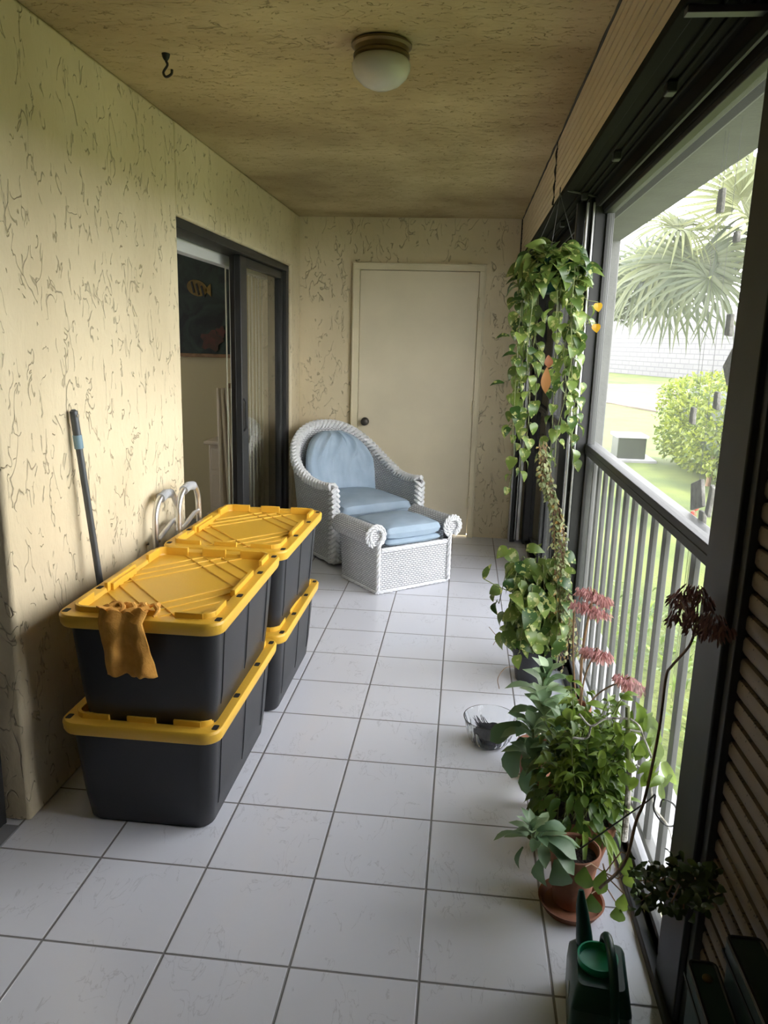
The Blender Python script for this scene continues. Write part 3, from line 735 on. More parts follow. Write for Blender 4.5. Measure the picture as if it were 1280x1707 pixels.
mb.tube([(-HW, DF, .03), (HW, DF, .03)], .009, 6); mb.build('base_rope', 'wickerstrand', ch, world=False)
def pillow(mb, cx, cy, cz, hx, hy, hz, mtx=None, crown=.4, n=26, front=.0, wrk=0, exp=.24):
    def fn(sgn):
        def f(a, b):
            u, v = 2 * a - 1, 2 * b - 1; e = (max(0, 1 - abs(u) ** 5) * max(0, 1 - abs(v) ** 5)) ** exp
            sq = 1 - .05 * (u * u * v * v); p = V((u * hx * sq, v * hy * sq, sgn * hz * e * (1 + crown * (1 - u * u) * (1 - v * v)) + (wrk * noise.noise(V((u * 2.2, v * 2.5, 4))) * e)))
            p += V((0, 0, 0)); p = (mtx @ p if mtx else p) + V((cx, cy, cz)); return p
        return f
    mb.grid(fn(1), n, n); mb.grid(fn(-1), n, n)
mb = MB(); pillow(mb, 0, -.075, .365, .30, .325, .062, crown=.35, wrk=.006); o = mb.build('seat_cushion', 'blue', ch, world=False, recalc=False)
mb = MB(); mb.tube([(x * .298 , y * .322 - .075, .365) for x, y in [(-1, 1), (-1, -.97), (-.97, -1), (.97, -1), (1, -.97), (1, 1)]], .004, 6); mb.build('piping', 'blue', o, world=False)
def back_fn(sgn):
    def f(a, b):
        u, v = 2 * a - 1, b; z = .40 + .45 * v; hw = .285 * (1 - .0 * v) * (math.sqrt(max(0, 1 - (max(0, v - .42) / .60) ** 2)) if v > .42 else 1)
        hw = max(hw, .02); e = (max(0, 1 - abs(u) ** 4) * max(0, 1 - abs(2 * v - 1) ** 7)) ** .35
        rg = abs(math.sin(u * 6.5 + 1.3 * math.sin(v * 4 + u)) ); wr = -.034 * (1 - rg) ** 2 * max(0, v - .2) * 2.2 + .020 * noise.noise(V((u * 3, v * 3, 8))) + .007 * noise.noise(V((u * 12, v * 5, 3)))
        y = .215 - .02 + .085 * v - .16 * (abs(u) * hw / .285) ** 2.6 * .62 + sgn * (-.072 * e) + wr * e * (1 if sgn > 0 else 0)
        return V((u * hw, y, z))
    return f
mb = MB(); mb.grid(back_fn(1), 48, 34); mb.grid(back_fn(-1), 48, 34); o = mb.build('back_cushion', 'blue', ch, world=False, recalc=False, angle=0)
mb = MB()
for x, z in ((-.06, .80), (.02, .835), (-.15, .77)): mb.tube(arc([(x, .245, z + .015), (x + .018, .205, z), (x + .045, .185, z - .05), (x + .055, .178, z - .09)], 4), [.003, .005, .006, .007, .007, .007, .006, .005, .005, .004, .003, .002, .001], 6)
mb.build('gathered_folds', 'blue', o, world=False)

ot = thing('wicker_ottoman', 'white wicker ottoman with rolled arms and blue cushion in front of the armchair', 'ottoman', (.900, 4.72, 0), CH)
OW, OD = .275, .205
mb = MB()
mb.grid(lambda a, b: (V((-OW + 2 * OW * a, -OD, .015 + .275 * b)), (a * .55, b * .27)), 6, 6); mb.grid(lambda a, b: (V((-OW + 2 * OW * a, OD, .015 + .275 * b)), (a * .55, b * .27)), 6, 6)
for sg in (-1, 1): mb.grid(lambda a, b: (V((sg * (OW + .012 * b), -OD + 2 * OD * a, .015 + .33 * b)), (a * .4, b * .33)), 6, 6)
for sg in (-1, 1): mb.grid(lambda a, b: (V((sg * (OW - .05), -OD + 2 * OD * a, .25 + .10 * b)), (a * .4, b * .1)), 6, 3)
mb.grid(lambda a, b: (V((-OW + 2 * OW * a, -OD + 2 * OD * b, .285)), (a * .5, b * .4)), 3, 3)
mb.build('woven_body', 'wicker', ot, world=False, recalc=False)
for sg in (-1, 1):
    mb = MB(); cx, cz, R_ = sg * (OW + .020), .372, .062
    mb.grid(lambda a, b: (V((cx + R_ * math.cos(2 * math.pi * a), -OD + .0 + 2 * OD * b, cz + R_ * math.sin(2 * math.pi * a))), (b * .41, a * .40)), 25, 6)
    mb.grid(lambda a, b: (V((cx + R_ * b * math.cos(2 * math.pi * a), -OD, cz + R_ * b * math.sin(2 * math.pi * a))), (R_ * b * math.cos(2 * math.pi * a) + .3, R_ * b * math.sin(2 * math.pi * a))), 25, 4)
    mb.grid(lambda a, b: (V((cx + R_ * b * math.cos(2 * math.pi * a), OD, cz + R_ * b * math.sin(2 * math.pi * a))), (R_ * b * math.cos(2 * math.pi * a) + .3, R_ * b * math.sin(2 * math.pi * a))), 25, 4)
    am = mb.build('rolled_arm', 'wicker', ot, world=False, recalc=False)
    mb = MB()
    for rr, yy in ((R_ + .002, -.004), (R_ - .016, -.010)):
        for ph in (0, math.pi):
            mb.tube([(cx + (rr + .006 * math.cos(i * .9 + ph)) * math.cos(a), -OD + yy - .006 * math.sin(i * .9 + ph), cz + (rr + .006 * math.cos(i * .9 + ph)) * math.sin(a)) for i, a in enumerate([math.radians(-70 if sg > 0 else -110) + (2 * math.pi * .87) * j / 46 * (1 if sg > 0 else -1) for j in range(47)])], .0068, 6)
    for ph in (0, 2.1, 4.2):
        mb.tube([(sg * (OW - .002) + .008 * math.cos(z * 60 + ph), -OD - .006 + .008 * math.sin(z * 60 + ph), z) for z in [.02 + .012 * j for j in range(27)]], .0075, 6)
    mb.build('rope_scroll', 'wickerstrand', am, world=False)
mb = MB(); mb2 = MB()
for ph in (0, 2.1, 4.2):
    mb.tube([(-OW + .02 + x, -OD - .004 + .008 * math.cos(x * 60 + ph), .278 + .008 * math.sin(x * 60 + ph)) for x in [.013 * j for j in range(40)]], .0075, 6)
    mb2.tube([(-OW + x, -OD + .006 * math.cos(x * 60 + ph), .014 + .006 * math.sin(x * 60 + ph)) for x in [.0135 * j for j in range(41)]], .006, 6)
    for sg in (-1, 1): mb2.tube([(sg * OW + .006 * math.cos(x * 60 + ph), -OD + x, .014 + .006 * math.sin(x * 60 + ph)) for x in [.0135 * j for j in range(31)]], .006, 6)
mb.build('seat_edge_rope', 'wickerstrand', ot, world=False); mb2.build('base_rope', 'wickerstrand', ot, world=False)
mb = MB(); pillow(mb, 0, -.012, .312, .220, .205, .022, crown=.1, wrk=.002); pillow(mb, 0, -.008, .372, .222, .205, .044, crown=.4, wrk=.006); mb.build('cushion', 'blue', ot, world=False, recalc=False)

# ================================================================== WALKER + POLE
wk = thing('folded_walker', 'folded aluminium walker with grey foam grips between the bins and the wall', 'walker', (.09, 3.05, 0))
def handle(x, y0, y1, zt):
    s_ = MB(); P = arc([(x - .01, y0, 0.02), (x, y0, .45), (x, y0, zt - .13), (x, y0 + .012, zt - .055), (x, y0 + .05, zt - .012), (x, (y0 + y1) / 2, zt), (x, y1 - .05, zt - .012), (x, y1 - .012, zt - .055), (x, y1, zt - .13), (x, y1 + .01, .45), (x - .01, y1 + .01, .02)], 6)
    s_.tube(P, .0127, 12); s_.tube([(x, y0, zt - .175), (x, y0 + .03, zt - .175), (x, y1 - .06, zt - .135), (x, y1, zt - .135)], .010, 10); s_.tube([(x, y0, .3), (x, y1, .3)], .010, 10)
    f = s_.build('side_frame', 'alu', wk)
    MB().tube([(x, y0 + .065, zt - .008), (x, (y0 + y1) / 2, zt), (x, y1 - .065, zt - .008)], .0195, 14).build('foam_grip', 'foam', f)
    MB().tube([(x + .013, y0, zt - .175), (x + .018, y0, zt - .175)], .006, 8).build('rivet', 'antique', f)
    for yy in (y0, y1 + .01): MB().lathe([(.018, 0), (.018, .03), (.014, .035)], (x - .01, yy, 0), 12).build('rubber_tip', 'rubber', f)
handle(.055, 2.925, 3.165, .855); handle(.115, 3.03, 3.275, .872)
MB().tube([(.055, 2.99, .42), (.115, 3.05, .42)], .009, 8).build('cross_brace', 'alu', wk)
pl_ = thing('broom_pole', 'dark grey telescopic pole leaning against the stucco wall behind the bins', 'pole', (.105, 2.45, 0))
a = V((.022, 2.385, 1.235)); b = V((.105, 2.455, .0)); d = (b - a)
MB().tube([a, b], .0115, 14).build('shaft', 'pole', pl_); u_ = d.normalized()
MB().tube([a + u_ * .055, a + u_ * .10], .0150, 14).build('collar', 'bluegrip', pl_)
MB().tube([a - u_ * .03, a - u_ * .024, a + u_ * .055], [.006, .013, .0135], 14).build('end_cap', 'pole', pl_)
MB().tube([a + V((.013, -.004, .01)), a + V((.017, -.004, .01))], .005, 8).build('button', 'alu', pl_)

# ceiling light and hook
cl_ = thing('ceiling_light', 'flush ceiling light with opal dome and antique brass collar', 'ceiling light', (.985, 2.60, H))
fl = Matrix.Rotation(math.pi, 4, 'X')
MB().lathe([(0, 0), (.085, 0), (.094, .006), (.094, .012), (.086, .018), (.083, .03), (.088, .036), (.088, .042), (.078, .046), (0, .046)], (.985, 2.60, H), 48, fl).build('collar', 'antique', cl_)
MB().lathe([(.070, .040), (.084, .048), (.091, .062), (.090, .078), (.080, .098), (.058, .118), (.030, .130), (0, .134)], (.985, 2.60, H), 48, fl).build('glass_dome', 'opal', cl_)
hk = MB().tube(arc([(.262, 2.672, H), (.262, 2.672, H - .02), (.268, 2.668, H - .035), (.252, 2.672, H - .055), (.262, 2.668, H - .070), (.280, 2.668, H - .062), (.283, 2.668, H - .048)], 5), .0042, 8)
hk.lathe([(0, 0), (.014, 0), (.011, .012), (.006, .02)], (.262, 2.672, H), 14, fl)
tag(hk.build('ceiling_hook', 'rubber', loc=(.262, 2.672, H)), 'small black plant hook screwed into the ceiling near the left wall', 'hook')

# ================================================================== WATERING CAN, BOXES, GOURD, BOWL
wc = thing('watering_can', 'dark green plastic watering can with tall narrow spout on the floor tiles', 'watering can', (1.662, 1.50, 0), math.radians(-6))
mb = MB(); rings = []
for hx, hy, z, oy in ((.060, .098, .0, 0), (.064, .102, .006, 0), (.066, .104, .075, 0), (.064, .102, .112, 0), (.056, .080, .138, .0), (.050, .068, .148, .0)): rings.append(rrect(0, oy, hx, hy, .014, z, 3))
mb.loft(rings); mb.build('tank', 'green_plastic', wc, world=False, angle=30)
MB().tube(arc([(-.028, .045, .12), (-.036, .075, .18), (-.043, .093, .222), (-.046, .103, .252)], 6), [.021, .0205, .02, .0195, .019, .018, .017, .016, .0155, .015, .0145, .0135, .0125, .0115, .0105, .0095, .0085, .0075, .006], 14).build('spout', 'green_plastic', wc, world=False)
MB().tube(arc([(.012, .062, .138), (.012, .062, .165), (.016, .040, .186), (.022, -.015, .180), (.026, -.066, .148), (.028, -.104, .10), (.028, -.108, .06), (.028, -.098, .04)], 6), .0105, 10).build('handle', 'green_plastic', wc, world=False)
mb = MB(); mb.lathe([(.044, .146), (.045, .166), (.041, .166), (.039, .152), (.030, .1502), (0, .150)], (-.006, .004, 0), 28); mb.build('filler_opening', 'green_inner', wc, world=False)
MB().tube([(-.0650, -.02, .085), (-.0668, -.02, .085)], .017, 20).build('round_sticker', 'sticker', wc, world=False)

def gbox(lab, cx, cy, hx, hy, h, rot, screws):
    t = thing('storage_box', lab, 'box', (cx, cy, 0), rot, 'dark green boxes by the near shutter')
    MB().loft([rrect(0, 0, hx - .008, hy - .008, .008, 0, 3), rrect(0, 0, hx - .004, hy - .004, .008, h - .03, 3)]).build('body', 'boxgreen', t, world=False)
    lid = MB().loft([rrect(0, 0, hx, hy, .009, h - .03, 3), rrect(0, 0, hx, hy, .009, h - .006, 3), rrect(0, 0, hx - .006, hy - .006, .006, h, 3)]).build('lid', 'boxgreen', t, world=False, angle=25)
    mb = MB(); mb.box((-hx - .002, -hy - .002, h - .034), (hx + .002, hy + .002, h - .028)); mb.build('dark_seal', 'rubber', lid, world=False)
    mb = MB(); P = rrect(0, 0, hx - .002, hy - .002, .009, h - .001, 3); mb.tube(P, .0035, 6, closed=True); mb.build('edge_band', 'rubber', lid, world=False)
    for x, y in screws: MB().lathe([(.009, h - .002), (.009, h + .003), (.006, h + .005), (0, h + .005)], (x, y, 0), 14).build('screw_head', 'antique', lid, world=False)
gbox('low dark green box with two screw heads, beside the near post', 1.760, 1.035, .025, .175, .44, math.radians(-2), ((0, .135), (0, .01)))
gbox('taller dark green box under the perforated shutter at the bottom right corner', 1.820, .985, .030, .20, .52, 0, ())

o = MB(); o.grid(lambda a, b: V((1.872 + .034 * math.sin(math.pi * b) * math.cos(2 * math.pi * a), 1.835 + .026 * math.sin(math.pi * b) * math.sin(2 * math.pi * a), .018 - .020 * math.cos(math.pi * b) * (1 + .1 * math.sin(math.pi * b)))), 24, 14, cu=True)
tag(o.build('garden_stone', 'cream', loc=(1.872, 1.835, 0)), 'smooth cream oval stone on the slab edge beside the post', 'stone')

bw = thing('glass_bowl', 'round clear cut-glass bowl on the tiles left of the plants', 'bowl', (1.455, 2.725, 0))
pr = [(0, 0), (.062, 0), (.068, .004), (.080, .02), (.088, .045), (.094, .075), (.103, .102), (.1035, .105), (.1005, .105), (.090, .077), (.084, .046), (.076, .022), (.064, .008), (0, .007)]
def bowlfn(mb, n=60):
    vs = []
    for i, (r, z) in enumerate(pr):
        for j in range(n):
            a = 2 * math.pi * j / n; k = 1 + (.022 * math.cos(a * 20) if 2 <= i <= 5 else 0); vs.append((1.455 + r * k * math.cos(a), 2.725 + r * k * math.sin(a), z))
    fs = [(i * n + j, i * n + (j + 1) % n, (i + 1) * n + (j + 1) % n, (i + 1) * n + j) for i in range(len(pr) - 1) for j in range(n)]
    mb.add(vs, fs)
mb = MB(); bowlfn(mb); mb.build('bowl_wall', 'cutglass', bw, angle=30)
mb = MB()
def deb(a, b):
    an = 2 * math.pi * a; r = .079 * b * (1 + .05 * math.sin(an * 5)); z = .040 + .030 * (1 - b * b) + .008 * noise.noise(V((math.cos(an) * b * 3, math.sin(an) * b * 3, 0))); return V((1.470 + r * .92 * math.cos(an), 2.722 + r * .85 * math.sin(an), z))
mb.grid(deb, 30, 8, cu=True); mb.grid(lambda a, b: V((1.468 + .073 * (1 - b * .35) * math.cos(2 * math.pi * a), 2.722 + .067 * (1 - b * .35) * math.sin(2 * math.pi * a), .040 - .030 * b)), 30, 3, cu=True)
for k in range(16):
    x = 1.405 + .05 * random.random(); y = 2.70 + .05 * random.random(); mb.tube([(x + .04, y, .05), (x, y + .01, .062), (x - .022 + .01 * random.random(), y + .02 * random.random(), .085 + .012 * random.random())], [.0025, .002, .0008], 5)
tag(mb.build('dried_clump', 'debris', loc=(1.47, 2.722, .0)), 'black bristly clump of dried matter lying inside the glass bowl', 'debris')

# ================================================================== PLANTS
def pot(parent, c, r, h, ma='terracotta', soil=True, n=36):
    x, y, z = c
    MB().lathe([(0, z), (r * .68, z), (r * .72, z + .004), (r * .93, z + h * .80), (r * .93, z + h * .80), (r * 1.0, z + h * .82), (r * 1.02, z + h * .99), (r * .96, z + h), (r * .90, z + h * .98), (r * .86, z + h * .80), (0, z + h * .79)], (x, y, 0), n).build('pot', ma, parent, angle=35)
    if soil: MB().grid(lambda a, b: V((x + r * .88 * b * math.cos(2 * math.pi * a), y + r * .88 * b * math.sin(2 * math.pi * a), z + h * .84 + .006 * noise.noise(V((a * 9, b * 7, x * 9))))), 24, 6, cu=True).build('soil', 'soil', parent)
def rnd(a=1.0): return random.uniform(-a, a)
def rv(a=1.0): return V((rnd(a), rnd(a), rnd(a)))
def vinestrand(ms, ml, pts, step, L, W, kind='heart', stemr=.0018, out=.02, droop=.8, jit=.6, small=1.0):
    P = arc(pts, 10); ms.tube(P, stemr, 5); acc = 0; sgn = 1
    for i in range(1, len(P)):
        acc += (P[i] - P[i - 1]).length
        if acc > step:
            acc = 0; t = (P[i] - P[i - 1]).normalized(); a = random.uniform(0, 6.28); sd = V((math.cos(a), math.sin(a), 0)); sgn = -sgn
            sz = random.uniform(.65, 1.15) * (1 + (small - 1) * i / len(P)); pe = P[i] + sd * out * sz + V((0, 0, rnd(.012)))
            ms.tube([P[i], P[i].lerp(pe, .6) + V((0, 0, .006)), pe], .0011, 4)
            d = (sd * .5 + V((0, 0, -droop)) + rv(jit * .5)).normalized(); n = (sd + V((0, -.5, .4)) + rv(.4)).normalized(); ml.leaf(pe, d, n, L * sz, W * sz, kind, random.uniform(.05, .4), random.uniform(.05, .25))

# hanging pothos
hb = thing('hanging_pothos', 'pothos in a hanging basket with long trailing vines by the far screen', 'hanging plant', (1.64, 3.28, 1.80))
HC = V((1.625, 3.30, 1.80))
MB().lathe([(0, 0), (.07, 0), (.095, .05), (.11, .13), (.113, .14), (.103, .14), (.09, .1), (0, .1)], HC - V((0, 0, .08)), 28).build('pot', 'green_plastic', hb)
mb = MB(); top = V((1.655, 3.62, 2.14)); hook = V((1.640, 3.35, 2.135))
for a in (.3, 2.4, 4.5): mb.tube([hook - V((0, 0, .02)), HC + V((.11 * math.cos(a), .11 * math.sin(a), .06))], .0013, 5)
mb.tube([(1.665, 3.30, 2.118), (1.80, 3.42, 2.118)], .004, 6); mb.tube(arc([(1.640, 3.35, 2.14), (1.640, 3.35, 2.115), (1.646, 3.35, 2.105)], 4), .0025, 6)
mb.build('hanger_wire', 'graymetal', hb)
ms, ml = MB(), MB()
def strand(dx, dy, ln, spread=.12, step=.035, L=.07, W=.058):
    a0 = V((HC.x + dx * .5, HC.y + dy * .5, HC.z + .07)); e = V((HC.x + dx, HC.y + dy, HC.z + .03)); pts = [a0, e]
    k = max(2, int(ln / .15)); 
    for i in range(1, k + 1): pts.append(V((HC.x + dx * 1.1 + rnd(.018) , HC.y + dy * 1.15 + rnd(.02), HC.z - ln * i / k)))
    vinestrand(ms, ml, pts, step, L, W, small=.72)
random.seed(11)
for dx, dy, ln in ((-.10, -.03, .92), (-.085, .05, .70), (-.12, 0, .45), (-.07, -.10, .80), (-.05, -.02, .40), (.0, -.11, .22), (.03, -.10, .35), (.09, -.09, .62), (.115, -.05, .78), (.075, -.11, .50), (.12, .02, .70), (.05, .1, .85), (-.03, .12, .55), (.10, -.02, .35), (-.105, -.06, .62), (.06, -.07, .78)): strand(dx, dy, ln)
for k in range(170):   # crown
    a = random.uniform(0, 6.28); r = .13 * math.sqrt(random.random()); p = HC + V((r * math.cos(a), r * math.sin(a), random.uniform(.02, .15) - r * .7)); d = V((math.cos(a), math.sin(a), rnd(.9) - .35)); ml.leaf(p, d, V((0, -.4, 1)) + rv(.6), random.uniform(.05, .10), random.uniform(.045, .075), 'heart', .3, .15)
for px, py, L in ((835, 560, .06), (826, 638, .06), (846, 590, .06), (860, 500, .07)):
    e = at(px, py, 'y', 3.22); s0 = at(px + 38, py - 8, 'y', 3.26); ms.tube([s0, e], .0012, 4); ml.leaf(e + V((.035, 0, 0)), V((-1, 0, -.15)), V((0, -.5, 1)), L, .035, 'lance', .1, .1, u=.05)
ms.build('vines', 'stem', hb); ml.build('foliage', 'pothos', hb, recalc=False, angle=0)
ml = MB(); yst = MB()
for px, py in ((997, 505), (994, 540)): p = at(px, py, 'y', 3.2); yst.tube(arc([HC + V((.08, -.05, .06)), at(px - 25, py - 12, 'y', 3.2), p + V((0, 0, .003))], 5), .0014, 4); ml.leaf(p, V((.1, 0, -1)), V((-.3, -1, .2)), .035, .034, 'heart')
ml.build('yellowed_leaves', 'yellowleaf', hb, recalc=False)['label'] = 'small yellowed leaves'; yst.build('side_stalks', 'stem', hb)
ml = MB(); p = at(912, 612, 'y', 3.12); ml.leaf(p, V((0, 0, -1)), V((-.2, -1, .1)), .105, .040, 'oval', .05, .1, u=.6); ml.leaf(at(914, 592, 'y', 3.12), V((.1, 0, -1)), V((0, -1, 0)), .05, .035, 'oval', .05, .1, u=0)
ml.build('withered_leaf', 'brownleaf', hb, recalc=False)['label'] = 'long withered orange brown leaf'
# long small leaved vine that falls from the basket to the pots below
ms, ml = MB(), MB()
for k in range(11):
    pts = [at(905 + rnd(8), 745 + rnd(12), 'y', 3.16), at(912 + rnd(9), 800, 'y', 3.17), at(926 + rnd(6), 850, 'y', 3.18), at(932 + rnd(10), 910, 'y', 3.2), at(938 + rnd(14), 980, 'y', 3.22), at(940 + rnd(26), 1040 + rnd(20), 'y', 3.25), at(945 + rnd(34), 1100 + rnd(15), 'y', 3.28)]
    vinestrand(ms, ml, pts, .011, .024, .013, 'oval', .0013, .010, .6, .9)
ms.build('thin_stems', 'brownstem', hb); ml.build('small_leaf_strand', 'vine', hb, recalc=False, angle=0)['label'] = 'thin drying strand of small leaves'

# pothos on the floor behind the bowl
fp = thing('potted_pothos', 'bushy pothos in a dark pot standing under the hanging basket', 'potted plant', (1.665, 3.33, 0))
pot(fp, (1.665, 3.33, 0), .10, .17, 'black_plastic')
MB().tube([(1.655, 3.30, .16), (1.648, 3.27, .62)], .004, 6).tube([(1.70, 3.33, .16), (1.71, 3.33, .75)], .004, 6).build('plant_stake', 'rubber', fp)
ms, ml = MB(), MB(); random.seed(5)
cen = V((1.645, 3.28, .42))
for k in range(26):
    a = random.uniform(0, 6.28); r = .11 * random.random() + .03; top_ = V((cen.x + r * math.cos(a), cen.y + r * math.sin(a), random.uniform(.35, .66))); e = V((cen.x + (r + .04) * math.cos(a), cen.y + (r + .03) * math.sin(a), random.uniform(.12, .40)))
    vinestrand(ms, ml, [(1.665, 3.33, .17), top_.lerp(V((1.66, 3.3, .3)), .4), top_, e], .045, .085, .062, 'heart', .002, .022, .7)
for k in range(60):
    p = cen + V((rnd(.13), rnd(.12), rnd(.22))); ml.leaf(p, V((rnd(1), rnd(.6), -.5 + rnd(.5))), V((-.2, -.8, .6)) + rv(.4), random.uniform(.06, .10), random.uniform(.045, .07), 'heart', .3, .15)
pp = [at(862, 990, 'y', 3.25), at(835, 980, 'y', 3.2), at(806, 965, 'y', 3.18)]; ms.tube(arc(pp, 5), .0022, 5)
ml.leaf(pp[2], V((.35, 0, .9)), V((-.6, -1, .2)), .075, .032, 'lance', .1, .1, u=.3); ml.leaf(pp[1], V((-.5, 0, -.3)), V((0, -1, .5)), .06, .05, 'heart'); ml.leaf(pp[1] + V((.02, 0, 0)), V((.5, 0, .6)), V((0, -1, .5)), .06, .05, 'heart', u=0)
ms.build('vines', 'stem', fp); ml.build('foliage', 'pothos', fp, recalc=False, angle=0)
# dry twigs of the same pot on the tiles
mb = MB(); 
for pts in (((873, 1078), (845, 1070), (830, 1062), (815, 1045)), ((830, 1062), (822, 1075)), ((870, 1115), (845, 1112), (830, 1130), (832, 1148)), ((880, 1090), (862, 1095), (848, 1092))): mb.tube(arc([at(a, b, 'z', .06 + .02 * i) for i, (a, b) in enumerate(pts)], 4), .0016, 5)
mb.build('dry_twigs', 'brownstem', fp)

# pink flowering kalanchoe in small terracotta pot
def bells(ml, c, n, r, L=.022):
    for k in range(n):
        a = random.uniform(0, 6.28); q = r * math.sqrt(random.random()); p = V(c) + V((q * math.cos(a), q * math.sin(a), rnd(.010) - q * .2)); d = V((math.cos(a) * .5, math.sin(a) * .5, -1)); ml.leaf(p, d + rv(.3), V((-.3, -1, 0)) + rv(.4), L * random.uniform(.7, 1.2), L * .24, 'oval', .1, .3, seg=3)
fk = thing('flowering_kalanchoe', 'tall kalanchoe with drooping pink flower clusters in a small terracotta pot', 'potted plant', (1.765, 2.75, 0))
pot(fk, (1.752, 2.64, .02), .062, .20)
MB().lathe([(0, 0), (.07, 0), (.075, .02), (0, .02)], (1.752, 2.64, 0), 24).build('saucer', 'terracotta', fk)
ms, lf = MB(), MB(); random.seed(3)
B0 = V((1.765, 2.63, .18))
for cl_p in (((978, 985, 2.5), (1003, 1000, 2.45)), ((968, 1008, 2.5), (1000, 1022, 2.48)), ((985, 1086, 2.5), (1005, 1092, 2.45)), ((1040, 1132, 2.30), (1060, 1145, 2.28))):
    c1 = at(cl_p[0][0], cl_p[0][1], 'y', cl_p[0][2]); c2 = at(cl_p[1][0], cl_p[1][1], 'y', cl_p[1][2]); mid = (c1 + c2) / 2
    ms.tube(arc([B0 + V((.01, 0, 0)), B0.lerp(mid, .5) + V((-.01, .0, .03)), mid + V((0, 0, .02))], 6), .003, 6)
    for c in (c1, mid, c2):
        ms.tube([mid - V((0, 0, .03)), c + V((0, 0, .012))], .0013, 4); pass
    ml = MB()
    for c in (c1, mid, c2): bells(ml, c + V((0, 0, .006)), 80, .032)
    ml.build('flower_cluster', 'pink', fk, recalc=False, angle=0)
ms.tube(arc([B0, at(955, 1090, 'y', 2.58), at(958, 1000, 'y', 2.55)], 6), .0035, 6)
for k in range(7): a = random.uniform(0, 6.28); lf.leaf(B0, V((math.cos(a), math.sin(a), .6)), V((0, 0, 1)), .07, .03, 'lance', .3, .2)
ms.build('flower_stems', 'brownstem', fk); lf.build('leaves', 'fresh', fk, recalc=False, angle=0)

# big leaved kalanchoe (grey green), centre
bk = thing('broad_leaf_kalanchoe', 'grey-green broad leaved succulent behind the glass bowl, leaves in upright rosettes', 'potted plant', (1.61, 2.50, 0))
pot(bk, (1.615, 2.50, 0), .075, .13)
ms, ml = MB(), MB(); random.seed(21)
def rosette(ms, ml, base, top_, n, L, W, tilt0=.2, tilt1=1.1, sr=.005, kind='paddle', spread=.05, curl=.3):
    ms.tube(arc([base, V(base).lerp(V(top_), .5) + rv(.008), top_], 5), sr, 7); top_ = V(top_); base = V(base)
    for k in range(n):
        f = k / (n - 1); a = k * 2.4 + rnd(.3); el = tilt0 + (1.35 - tilt0) * (1 - f) * tilt1; p = top_.lerp(base, .9 * (1 - f) * spread / .05 * .4) ; d = V((math.cos(a) * math.sin(el), math.sin(a) * math.sin(el), math.cos(el))); s_ = .55 + .45 * (1 - f)
        ml.leaf(p + d * .006, d, V((0, 0, 1)) - d * .2 + rv(.12), L * s_ * random.uniform(.85, 1.1), W * s_, kind, curl, .18)
rosette(ms, ml, (1.615, 2.50, .11), at(908, 1128, 'y', 2.42), 18, .13, .072, .15, 1.0)
rosette(ms, ml, (1.62, 2.49, .11), at(905, 1178, 'y', 2.36), 15, .12, .068, .5, 1.0)
rosette(ms, ml, (1.60, 2.47, .11), at(888, 1218, 'y', 2.28), 15, .12, .066, .5, 1.2)
rosette(ms, ml, (1.63, 2.45, .11), at(940, 1195, 'y', 2.30), 14, .105, .060, .4, 1.1)
for px, py, L, W, dv in ((872, 1230, .15, .085, (-.35, -.2, -1)), (890, 1260, .15, .085, (-.1, -.3, -1)), (868, 1205, .12, .07, (-.9, -.2, -.5)), (905, 1280, .12, .075, (.1, -.4, -1))):
    ml.leaf(at(px, py, 'y', 2.36), V(dv), V((-.8, -1, .5)), L, W, 'paddle', .2, .12, u=0.0)
rosette(ms, ml, (1.60, 2.44, .11), at(880, 1262, 'y', 2.28), 12, .10, .056, .6, 1.2)
rosette(ms, ml, (1.62, 2.42, .11), at(925, 1250, 'y', 2.20), 11, .09, .048, .4, 1.1)
ms.build('stems', 'stem', bk); ml.build('foliage', 'kal', bk, recalc=False, angle=0)

# main bush in terracotta planter
bp = thing('mixed_planter', 'crowded terracotta planter of mixed bright green plants, pale stake in it', 'potted plant', (1.70, 2.12, 0))
mb = MB(); mb.loft([rrect(1.69, 2.12, .075, .085, .02, 0), rrect(1.69, 2.12, .098, .11, .02, .12), rrect(1.69, 2.12, .104, .116, .02, .122), rrect(1.69, 2.12, .106, .118, .02, .15), rrect(1.69, 2.12, .094, .106, .018, .15), rrect(1.69, 2.12, .092, .104, .018, .13)]); mb.build('planter', 'terracotta', bp)
MB().box((1.60, 2.02, .10), (1.78, 2.22, .133)).build('soil', 'soil', bp)
ms, ml = MB(), MB(); random.seed(8)
for k in range(80):
    a = random.uniform(0, 6.28); r = .17 * math.sqrt(random.random()); b = V((1.69 + rnd(.06), 2.12 + rnd(.07), .12)); t = V((1.715 + r * math.cos(a) * .85, 2.12 + r * 1.1 * math.sin(a), random.uniform(.22, .50)))
    if t.x > 1.81: t.x = 1.81
    md = b.lerp(t, .5) + V((rnd(.02), rnd(.02), .03)); P = arc([b, md, t], 6); ms.tube(P, .0018, 5)
    for i in range(3, len(P)):
        for _ in range(2):
            an = random.uniform(0, 6.28); ml.leaf(P[i], V((math.cos(an), math.sin(an), rnd(.5) + .1)), V((0, 0, 1)) + rv(.5), random.uniform(.028, .055), random.uniform(.015, .026), random.choice(('oval', 'lance')), .25, .2)
for k in range(150):   # low dark leaves spilling over the rim
    a = random.uniform(0, 6.28); p = V((1.69 + .11 * math.cos(a), 2.11 + .13 * math.sin(a), random.uniform(.10, .28))); ml.leaf(p, V((math.cos(a), math.sin(a), -.5 + rnd(.6))), V((0, 0, 1)) + rv(.4), random.uniform(.035, .06), random.uniform(.02, .032), 'oval', .3, .15, u=random.random() * .35)
